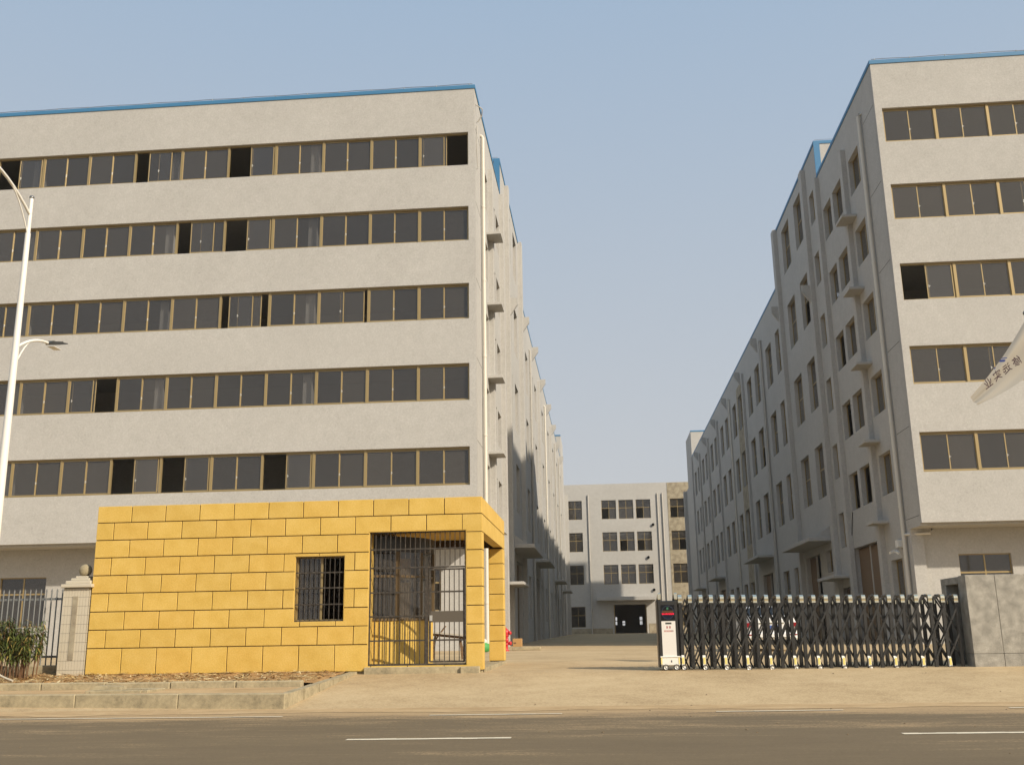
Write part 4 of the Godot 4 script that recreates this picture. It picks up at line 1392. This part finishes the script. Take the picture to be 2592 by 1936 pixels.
	put(boxmesh(Vector3(1.4, 0.56, -22.412), Vector3(1.42, 0.6, -22.403)), "keyhole", M.black, hd)
	for x in [1.2, 1.57]:
		put(boxmesh(Vector3(x - 0.012, 0.52, -22.415), Vector3(x + 0.012, 0.655, -22.404)), "reflector", flat(lin(0.75, 0.62, 0.2), 0.3), hd)
	for x in [1.285, 1.51]:
		st = mb()
		lathe(st, Vector3(x, 0.455, -22.41), [[0.035, -0.03], [0.058, -0.03], [0.062, -0.015], [0.062, 0.015], [0.057, 0.025], [0.045, 0.025]], 20, Vector3(0, 0, 1))
		build(st, "tyre", M.rubber, hd)
		st = mb()
		lathe(st, Vector3(x, 0.455, -22.41), [[0.001, 0.03], [0.014, 0.03], [0.016, 0.016], [0.03, 0.016], [0.034, 0.024], [0.046, 0.024]], 20, Vector3(0, 0, 1))
		build(st, "rim", M.handle, hd)

func uv_quad(st, a, b, c, d, n):
	tri(st, a, b, c, n, Vector2(0, 0), Vector2(1, 0), Vector2(1, 1))
	tri(st, a, c, d, n, Vector2(0, 0), Vector2(1, 1), Vector2(0, 1))

func make_gate_wall():
	var w = thing("gate_wall", Vector3(9.2, 0.4, -23.1), "grey speckled granite wall housing the end of the folding gate", "wall")
	var o = -w.position
	var xs = [7.6, 8.2, 8.81, 9.42, 10.03, 10.64]
	for k in 5:
		for r in [[0.36, 0.645], [0.65, 2.25]]:
			var st = mb()
			bevel(st, o + Vector3(xs[k] + (0.0 if k == 0 else 0.003), r[0], -22.7), o + Vector3(xs[k + 1] - 0.003, r[1], -22.3 + rng.randf_range(-0.002, 0.002)), 0.006)
			build(st, "stone_slab", M.granite, w)
	var st = mb()
	bevel(st, o + Vector3(7.62, 0.36, -22.702), o + Vector3(10.62, 2.09, -22.82), 0.004)
	bevel(st, o + Vector3(7.62, 0.36, -23.62), o + Vector3(10.62, 2.09, -23.95), 0.004)
	bevel(st, o + Vector3(7.62, 2.093, -22.702), o + Vector3(10.62, 2.24, -23.95), 0.004)
	box(st, o + Vector3(9.6, 0.36, -22.83), o + Vector3(9.8, 2.09, -23.6))
	build(st, "housing", M.granite, w)

# ------------------------------------------------------------------ flagpole and flag
func make_flag():
	var p = thing("flagpole", Vector3(9.47, 0.4, -22.0), "slim steel flagpole standing before the granite gate wall", "flagpole")
	var st = mb()
	tube(st, [Vector3(0, 0, 0), Vector3(0, 7.35, 0)], [0.045, 0.025], 12)
	build(st, "pole", M.steel, p)
	st = mb()
	var prof = []
	for k in 9: prof.append([0.055 * sin(PI * k / 8.0) + 0.001, 7.45 - 0.055 * cos(PI * k / 8.0)])
	lathe(st, Vector3.ZERO, prof, 12)
	build(st, "finial", M.steel, p)
	# the cloth: u runs from the hoist to the fly, v from the upper to the lower edge
	st = mb()
	var nu = 46
	var nv = 34
	var P = []
	for i in nu + 1:
		var u = i / float(nu)
		var row = []
		for j in nv + 1:
			var v = j / float(nv)
			var top = Vector3(9.45, 7.7, -22.0).lerp(Vector3(8.07, 6.0, -22.0), u) + Vector3(0.05, -0.03, 0) * sin(u * PI)
			var low = Vector3(9.45, 6.5, -22.0).lerp(Vector3(8.2, 5.82, -22.0), u) + Vector3(0, -0.05, 0) * sin(u * PI)
			var q = top.lerp(low, v)
			var amp = 0.05 + 0.03 * u
			q.z += amp * sin(v * 6.0 + u * 2.0) * (1.0 - 0.6 * u) + 0.015 * sin(v * 14.0 - u * 3.0)
			row.append(q)
		P.append(row)
	for i in nu:
		for j in nv:
			var q = []
			for k in [[i, j], [i + 1, j], [i + 1, j + 1], [i, j + 1]]:
				var a = P[k[0]][k[1]]
				var du = P[min(k[0] + 1, nu)][k[1]] - P[max(k[0] - 1, 0)][k[1]]
				var dv = P[k[0]][min(k[1] + 1, nv)] - P[k[0]][max(k[1] - 1, 0)]
				var n = dv.cross(du).normalized()
				if n.z < 0: n = -n
				q.append([a, n])
			for t in [[0, 1, 2], [0, 2, 3]]:
				var a = q[t[0]][0]
				var n0 = q[t[0]][1]
				var order = [t[0], t[2], t[1]] if (q[t[1]][0] - a).cross(q[t[2]][0] - a).dot(n0) > 0.0 else t
				for k in order:
					st.set_normal(q[k][1])
					st.set_uv(Vector2((q[k][0].x - 7.95) / 1.6, (7.85 - q[k][0].y) / 2.1))
					st.add_vertex(q[k][0])
	# print on the cloth; places given as x, y on the cloth in metres
	var im = Image.create(768, 1008, false, Image.FORMAT_RGB8)
	im.fill(lin(0.36, 0.335, 0.29))
	var px = func(x, y): return Vector2((x - 7.95) / 1.6 * 768, (7.85 - y) / 2.1 * 1008)
	var ink = lin(0.045, 0.02, 0.03)
	var at = func(cx, cy):           # a point of the photograph's enlargement brought to the cloth
		return Vector2(9.42 + 0.00821 * (cx - 918.0) / 6.118 - 0.00118 * (cy - 110.0) / 6.118, 7.89 - 0.00036 * (cx - 918.0) / 6.118 - 0.0089 * (cy - 110.0) / 6.118)
	var glyphs = [
		[[825, 880], [[0.18, 0.95, 0.05, 0.6], [0.13, 0.75, 0.13, 0.05], [0.3, 0.7, 0.3, 0.2], [0.55, 0.98, 0.38, 0.68], [0.5, 0.85, 0.9, 0.85], [0.85, 0.85, 0.42, 0.48], [0.52, 0.72, 0.95, 0.45], [0.75, 0.5, 0.45, 0.33], [0.82, 0.36, 0.45, 0.18], [0.9, 0.2, 0.42, 0.02]]],
		[[672, 992], [[0.1, 0.9, 0.22, 0.78], [0.05, 0.58, 0.22, 0.58], [0.22, 0.58, 0.18, 0.25], [0.05, 0.08, 0.2, 0.24], [0.2, 0.22, 0.95, 0.08], [0.4, 0.85, 0.88, 0.85], [0.34, 0.63, 0.95, 0.63], [0.55, 0.63, 0.38, 0.26], [0.72, 0.63, 0.72, 0.3], [0.72, 0.3, 0.95, 0.3], [0.95, 0.3, 0.95, 0.42]]],
		[[522, 1102], [[0.5, 0.98, 0.52, 0.86], [0.08, 0.84, 0.92, 0.84], [0.08, 0.84, 0.08, 0.68], [0.92, 0.84, 0.88, 0.68], [0.3, 0.7, 0.4, 0.6], [0.2, 0.54, 0.32, 0.44], [0.05, 0.34, 0.95, 0.34], [0.56, 0.74, 0.52, 0.34], [0.52, 0.34, 0.1, 0.02], [0.56, 0.26, 0.9, 0.02]]],
		[[380, 1220], [[0.36, 0.95, 0.36, 0.1], [0.64, 0.95, 0.64, 0.1], [0.1, 0.7, 0.24, 0.3], [0.92, 0.7, 0.76, 0.3], [0.02, 0.08, 0.98, 0.08]]]]
	for gl in glyphs:
		for s in gl[1]:
			var e = []
			for k in 2:
				var gx = s[k * 2] - 0.5
				var gyy = s[k * 2 + 1] - 0.5
				var cx = gl[0][0] + 140.0 * (gx * -0.795 + gyy * -0.607)
				var cy = gl[0][1] + 140.0 * (gx * 0.607 + gyy * -0.795)
				var w = at.call(cx, cy)
				e.append(px.call(w.x, w.y))
			stroke(im, e[0], e[1], 4.5, ink)
	var blue = lin(0.03, 0.05, 0.2)
	for b in [[530, 820, 540, 850], [540, 850, 650, 845], [445, 985, 520, 905], [430, 1020, 425, 1000]]: line_on(im, px, at, b, 5.0, blue)
	for b in [[470, 1000, 490, 925], [455, 1000, 480, 930], [540, 880, 620, 882], [545, 892, 610, 895], [520, 895, 560, 875]]: line_on(im, px, at, b, 8.0, blue)
	line_on(im, px, at, [508, 845, 512, 862], 9.0, lin(0.55, 0.22, 0.08))
	var m = StandardMaterial3D.new()
	m.albedo_texture = image_texture(im)
	m.roughness = 0.9
	m.backlight_enabled = true
	m.backlight = Color(0.05, 0.045, 0.04)
	tag(build(st, numbered("flag"), m, self), "pale drooping company flag with dark characters and blue chevron mark", "flag")

func line_on(im, px, at, b, w, c):
	var p = at.call(b[0], b[1])
	var q = at.call(b[2], b[3])
	stroke(im, px.call(p.x, p.y), px.call(q.x, q.y), w, c)

func stroke(im, a, b, w, c):
	var lo = a.min(b) - Vector2(w, w)
	var hi = a.max(b) + Vector2(w, w)
	for y in range(max(0, int(lo.y)), min(im.get_height(), int(hi.y) + 1)):
		for x in range(max(0, int(lo.x)), min(im.get_width(), int(hi.x) + 1)):
			var p = Vector2(x, y)
			var t = clamp((p - a).dot(b - a) / max((b - a).length_squared(), 0.01), 0.0, 1.0)
			if (a + (b - a) * t - p).length() < w: im.set_pixel(x, y, c)

# ------------------------------------------------------------------ things in the yard
func make_car():
	var t = thing("parked_car", Vector3(5.47, 0.515, -34.5), "silver white sedan parked behind the folding gate, tail lights showing", "car")
	var S = [[0.0, 0.74, 0.38, 0.80, 0.70, 0.98], [0.07, 0.83, 0.28, 0.88, 0.74, 1.07], [0.5, 0.86, 0.25, 0.94, 0.74, 1.12], [0.75, 0.87, 0.24, 0.96, 0.72, 1.14], [1.35, 0.87, 0.24, 0.98, 0.56, 1.42], [2.2, 0.87, 0.24, 0.98, 0.57, 1.47], [2.9, 0.87, 0.24, 0.97, 0.56, 1.42], [3.6, 0.86, 0.24, 0.94, 0.70, 1.02], [4.2, 0.84, 0.26, 0.86, 0.70, 0.9], [4.5, 0.72, 0.34, 0.7, 0.55, 0.72]]
	var body = mb()
	var glass = mb()
	var sec = []
	for s in S:
		var z = -s[0]
		sec.append([Vector3(0, s[2], z), Vector3(s[1] * 0.92, s[2], z), Vector3(s[1], s[2] + 0.18, z), Vector3(s[1], (s[2] + s[3]) * 0.5 + 0.05, z), Vector3(s[1] * 0.97, s[3], z), Vector3(s[4], lerp(s[3], s[5], 0.93), z), Vector3(s[4] * 0.8, s[5], z), Vector3(0, s[5] + 0.015, z)])
	for k in S.size() - 1:
		for j in 7:
			for m in [1.0, -1.0]:
				var f = Vector3(m, 1, 1)
				var a = sec[k][j] * f
				var b = sec[k][j + 1] * f
				var c = sec[k + 1][j + 1] * f
				var d = sec[k + 1][j] * f
				var mid = (a + b + c + d) * 0.25
				var n = (b - a).cross(d - a)
				if n.length() < 0.00001: n = (c - b).cross(d - b)
				n = n.normalized()
				if n.dot(mid - Vector3(0, 0.65, mid.z)) < 0: n = -n
				var is_glass = (j == 4 and k >= 3 and k <= 6) or (j >= 5 and (k == 3 or k == 6))
				quad(glass if is_glass else body, a, b, c, d, n)
	for j in 7:
		for m in [1.0, -1.0]:
			var f = Vector3(m, 1, 1)
			tri(body, sec[0][j] * f, sec[0][j + 1] * f, Vector3(0, 0.65, 0.02), Vector3(0, 0, 1))
			tri(body, sec[9][j] * f, sec[9][j + 1] * f, Vector3(0, 0.5, -4.52), Vector3(0, 0, -1))
	build(body, "body", M.car, t)
	build(glass, "windows", M.car_glass, t)
	var st = mb()
	bevel(st, Vector3(-0.8, 0.36, -0.12), Vector3(0.8, 0.6, 0.1), 0.05)
	build(st, "bumper", M.car, t)
	st = mb()
	bevel(st, Vector3(-0.7, 0.24, -0.1), Vector3(0.7, 0.37, 0.07), 0.03)
	build(st, "bumper_skirt", M.rubber, t)
	for s in [-1.0, 1.0]:
		st = mb()
		prism(st, Vector3(s * 0.5, 0.74, 0.0), Vector3(s, 0, 0), Vector3.UP, Vector3(0, 0, 0.06), [Vector2(0.1, 0.06), Vector2(0.3, 0.02), Vector2(0.33, 0.16), Vector2(0.16, 0.17), Vector2(0.1, 0.13)])
		build(st, "tail_light", M.tail, t)
		st = mb()
		bevel(st, Vector3(s * 0.55, 0.5, 0.09), Vector3(s * 0.78, 0.54, 0.115), 0.006)
		build(st, "reflector", M.tail, t)
		for z in [-0.85, -3.6]:
			var w = holder("wheel", t, Vector3(s * 0.78, 0.31, z))
			st = mb()
			lathe(st, Vector3.ZERO, [[0.2, -0.1], [0.29, -0.1], [0.31, -0.06], [0.31, 0.06], [0.29, 0.1], [0.2, 0.1]], 20, Vector3.RIGHT)
			build(st, "tyre", M.rubber, w)
			st = mb()
			lathe(st, Vector3.ZERO, [[0.001, -0.08], [0.2, -0.08], [0.2, 0.08], [0.001, 0.08]], 16, Vector3.RIGHT)
			build(st, "rim", M.handle, w)
		st = mb()
		bevel(st, Vector3(s * 0.88, 0.98, -3.0), Vector3(s * 1.04, 1.1, -3.12), 0.03)
		build(st, "mirror", M.car, t)
	put(boxmesh(Vector3(-0.22, 0.68, 0.02), Vector3(0.22, 0.82, 0.035)), "number_plate", flat(lin(0.03, 0.08, 0.3), 0.5), t)
	put(boxmesh(Vector3(-0.4, 0.88, 0.0), Vector3(0.4, 0.91, 0.04)), "chrome_strip", M.chrome, t)
	put(boxmesh(Vector3(-0.7, 0.42, 0.1), Vector3(0.7, 0.45, 0.108)), "bumper_trim", M.chrome, t)

func make_yard_things():
	# hydrant by the corner of the left block
	var h = thing("fire_hydrant", Vector3(-3.93, gy(-41.5), -41.5), "red fire hydrant with side nozzles near the corner of the left block", "hydrant")
	var st = mb()
	lathe(st, Vector3.ZERO, [[0.13, 0.0], [0.13, 0.04], [0.075, 0.05], [0.075, 0.22], [0.11, 0.24], [0.11, 0.28], [0.08, 0.3], [0.08, 0.55], [0.12, 0.57], [0.12, 0.61], [0.11, 0.62], [0.13, 0.7], [0.12, 0.8], [0.06, 0.86], [0.03, 0.87], [0.03, 0.92], [0.001, 0.92]], 18)
	build(st, "barrel", M.red, h)
	for q in [[Vector3(1, 0, 0.3), 0.7, 0.075], [Vector3(-1, 0, 0.2), 0.7, 0.06], [Vector3(0.2, 0, 1), 0.42, 0.09], [Vector3(1, 0, 0.1), 0.3, 0.08]]:
		st = mb()
		lathe(st, Vector3(0, q[1], 0), [[q[2] * 0.7, 0.06], [q[2] * 0.7, 0.14], [q[2], 0.145], [q[2], 0.2], [q[2] * 0.6, 0.23], [0.001, 0.235]], 12, q[0].normalized())
		build(st, "nozzle", M.red, h)
	# low concrete ring with a carton standing on it
	var b = thing("concrete_base", Vector3(-3.25, gy(-43), -43.0), "low rectangular concrete base beside the red hydrant", "base")
	st = mb()
	bevel(st, Vector3(-0.55, 0, -0.3), Vector3(0.62, 0.14, 0.3), 0.015)
	build(st, "slab", M.kerb, b)
	var c = thing("carton", Vector3(-3.6, gy(-43) + 0.14, -43.1), "brown cardboard carton standing on the low concrete base", "carton")
	st = mb()
	bevel(st, Vector3(-0.19, 0, -0.15), Vector3(0.19, 0.33, 0.15), 0.006)
	build(st, "box", M.carton, c)
	put(boxmesh(Vector3(-0.19, 0.328, -0.012), Vector3(0.19, 0.332, 0.012)), "tape", flat(lin(0.5, 0.34, 0.16), 0.5), c)
	put(boxmesh(Vector3(-0.16, 0.12, 0.149), Vector3(-0.05, 0.18, 0.152)), "printed_mark", flat(lin(0.12, 0.07, 0.04), 0.9), c)
	# sacks slumped by the wall
	var sk = 0
	for q in [[-4.75, -40.0, M.sack, "bulging green sack slumped behind the rear gatehouse pier", 1.0], [-4.25, -41.9, M.sack_white, "crumpled white and green sack lying at the foot of the hydrant", 0.75]]:
		var s = thing("sack", Vector3(q[0], gy(q[1]), q[1]), q[3], "sack")
		for part in [["sack_body", q[2], 0.0, 1.0], ["sack_top", M.sack_white if q[2] == M.sack else M.sack, 0.22, 0.62]]:
			st = mb()
			var nu = 18
			var nv = 10
			var nz = FastNoiseLite.new()
			nz.seed = 90 + sk
			nz.frequency = 2.2
			var G = []
			for i in nu + 1:
				var col = []
				for j in nv + 1:
					var a = TAU * i / nu
					var v = PI * j / nv
					var dd = Vector3(cos(a) * sin(v), cos(v), sin(a) * sin(v))
					var r = 0.3 * part[3] * (1.0 + 0.3 * nz.get_noise_3dv(dd * 1.4 + Vector3.ONE * sk))
					var pt = Vector3(dd.x * r * 1.25, max(0.0, dd.y * r * 0.75 + 0.17) + part[2], dd.z * r) * q[4]
					col.append([pt, dd])
				G.append(col)
			for i in nu:
				for j in nv: smooth_quad(st, [G[i % nu][j], G[(i + 1) % nu][j], G[(i + 1) % nu][j + 1], G[i % nu][j + 1]])
			build(st, part[0], part[1], s)
		sk += 1
	# trestle bench with a pale board, and a plank, seen through the porch
	var t = thing("trestle", Vector3(-4.6, 0.5, -30.4), "rough timber trestle with a pale board on top behind the porch", "trestle")
	st = mb()
	bar(st, Vector3(-0.55, 0.72, 0), Vector3(0.55, 0.6, 0), 0.07, 0.09)
	build(st, "beam", M.wood, t)
	for q in [[-0.42, -0.16], [-0.42, 0.16], [0.4, -0.16], [0.4, 0.16]]:
		st = mb()
		bar(st, Vector3(q[0] * 0.9, 0.68 if q[0] < 0 else 0.6, 0), Vector3(q[0] * 1.15, 0, q[1] * 1.6), 0.05, 0.05)
		build(st, "leg", M.wood, t)
	st = mb()
	prism(st, Vector3(0, 0, -0.3), Vector3.RIGHT, Vector3.UP, Vector3(0, 0, 0.6), [Vector2(-0.6, 0.78), Vector2(0.62, 0.65), Vector2(0.62, 0.675), Vector2(-0.6, 0.805)])
	build(st, "board", M.white_tile, t)
	var pl = thing("plank", Vector3(-5.1, 0.5, -30.8), "brown plank leaning beside the timber trestle", "plank")
	st = mb()
	bar(st, Vector3(-0.35, 0.0, 0.2), Vector3(0.35, 0.95, -0.1), 0.16, 0.03, Vector3(-0.6, 0.45, 0.2))
	build(st, "board", M.wood, pl)
	# cameras and their box on the corner of the right block
	var cc = thing("security_camera", Vector3(12.62, 4.35, -45.0), "white twin security camera under a junction box on the right block", "camera")
	st = mb()
	bevel(st, Vector3(0.05, 0.18, -0.2), Vector3(0.285, 0.5, 0.12), 0.015)
	build(st, "junction_box", M.white, cc)
	st = mb()
	tube(st, [Vector3(0.15, 0.2, -0.05), Vector3(0.1, 0.05, -0.05), Vector3(-0.1, 0.03, -0.05)], 0.02, 6)
	build(st, "bracket", M.white, cc)
	for q in [Vector3(-0.3, -0.05, 0.12), Vector3(0.05, -0.1, 0.3)]:
		st = mb()
		bar(st, Vector3(-0.02, 0.05, -0.05), q, 0.09, 0.09, Vector3.UP)
		build(st, "camera_body", M.white, cc)
	# open drain pit in the footway with its lifted slabs
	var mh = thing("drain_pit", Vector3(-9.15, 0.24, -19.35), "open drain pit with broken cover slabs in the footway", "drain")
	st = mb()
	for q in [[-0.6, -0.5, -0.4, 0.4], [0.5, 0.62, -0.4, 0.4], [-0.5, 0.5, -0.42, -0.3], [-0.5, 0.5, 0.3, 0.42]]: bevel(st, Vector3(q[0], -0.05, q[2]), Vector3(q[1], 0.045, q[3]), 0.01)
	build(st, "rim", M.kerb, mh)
	put(boxmesh(Vector3(-0.5, 0.0, -0.3), Vector3(0.5, 0.004, 0.3)), "painted_pit_shade", M.black, mh)  # flat black sheet painting in the shade of the pit's depth
	st = mb()
	prism(st, Vector3(-0.62, 0.045, -0.1), Vector3.RIGHT, Vector3.UP, Vector3(0.05, 0, 0.35), [Vector2(0, 0), Vector2(0.6, 0.0), Vector2(0.58, 0.06), Vector2(0.1, 0.08)])
	build(st, "cover_slab", M.kerb, mh)
	# stones and clods on the carriageway and the drive
	st = mb()
	for k in 120:
		var x = rng.randf_range(-14, 10)
		var z = rng.randf_range(-21.5, -9.5)
		if x < -5.2 and z < -17.5: continue
		var r = rng.randf_range(0.006, 0.02)
		var y = gy(z) + 0.006
		var p = []
		for s in 5: p.append(Vector3(x + cos(TAU * s / 5) * r * rng.randf_range(0.7, 1.4), y, z + sin(TAU * s / 5) * r * rng.randf_range(0.7, 1.4)))
		var top = Vector3(x, y + r * 0.9, z)
		for s in 5:
			var n = (p[s] - top).cross(p[(s + 1) % 5] - top).normalized()
			tri(st, p[s], p[(s + 1) % 5], top, n if n.y > 0 else -n)
	tag(build(st, numbered("loose_stones"), M.asphalt, self), "small stones and clods scattered over road and drive", "stones", "", "stuff")

# ------------------------------------------------------------------
func _ready():
	rng.seed = 20140307
	var cam = Camera3D.new()
	cam.name = "camera"
	cam.position = Vector3(0, 1.2, 0)
	cam.rotation_order = EULER_ORDER_YXZ
	cam.rotation_degrees = Vector3(13.998, 4.853, -0.914)
	cam.fov = 41.57
	cam.near = 0.1
	cam.far = 2000.0
	add_child(cam)
	cam.current = true
	var env = Environment.new()
	env.background_mode = Environment.BG_SKY
	var sm = ProceduralSkyMaterial.new()
	sm.sky_top_color = Color(0.46, 0.645, 0.815)
	sm.sky_horizon_color = Color(0.80, 0.80, 0.797)
	sm.sun_angle_max = 80.0          # broad glow of a hazy sun, behind the camera
	sm.sun_curve = 0.4
	sm.sky_curve = 0.6
	sm.ground_bottom_color = Color(0.36, 0.33, 0.28)
	sm.ground_horizon_color = Color(0.62, 0.6, 0.56)
	var sky = Sky.new()
	sky.sky_material = sm
	env.sky = sky
	env.tonemap_mode = Environment.TONE_MAPPER_LINEAR
	env.tonemap_exposure = 1.01
	env.sdfgi_enabled = true
	env.ssao_enabled = true
	env.ssil_enabled = true
	env.fog_enabled = true
	env.fog_density = 0.0002
	env.fog_light_color = Color(0.8, 0.8, 0.8)
	var we = WorldEnvironment.new()
	we.name = "environment"
	we.environment = env
	add_child(we)
	var sun = DirectionalLight3D.new()
	sun.name = "sun"
	sun.light_energy = 1.6
	sun.light_color = Color(1.0, 0.945, 0.86)
	sun.light_angular_distance = 1.2
	sun.shadow_enabled = true
	add_child(sun)
	sun.look_at_from_position(Vector3(100, 75.7, 77.5), Vector3.ZERO, Vector3.UP)
	make_materials()
	make_window_meshes()
	make_ground()
	make_pavement()
	make_factory(-5.117, -1, 11, ["rccclchcclc", "cccclhcccccc", "ccsccmcccccc".replace("m", "c").replace("ccsccc", "ccscmc"), "cccccccrccl", "ccclcllcccc"], "grey five storey factory block with several open strip windows behind yellow gatehouse", false)
	make_factory(12.907, 1, 8, ["cccccccc", "ccscchcc", "lccccccc", "cscccccc", "cccccccc"], "grey five storey factory block behind the granite gate wall and flag", true)
	make_back_block()
	make_gatehouse()
	make_left_corner()
	make_lamp(Vector3(-11.44, 0.24, -18.3), "white twin arm street lamp standing on the footway")
	make_lamp(Vector3(24.0, 0.1, -18.3), "white twin arm street lamp standing along the road past the granite gate wall")
	make_folding_gate()
	make_gate_wall()
	make_flag()
	make_car()
	make_yard_things()
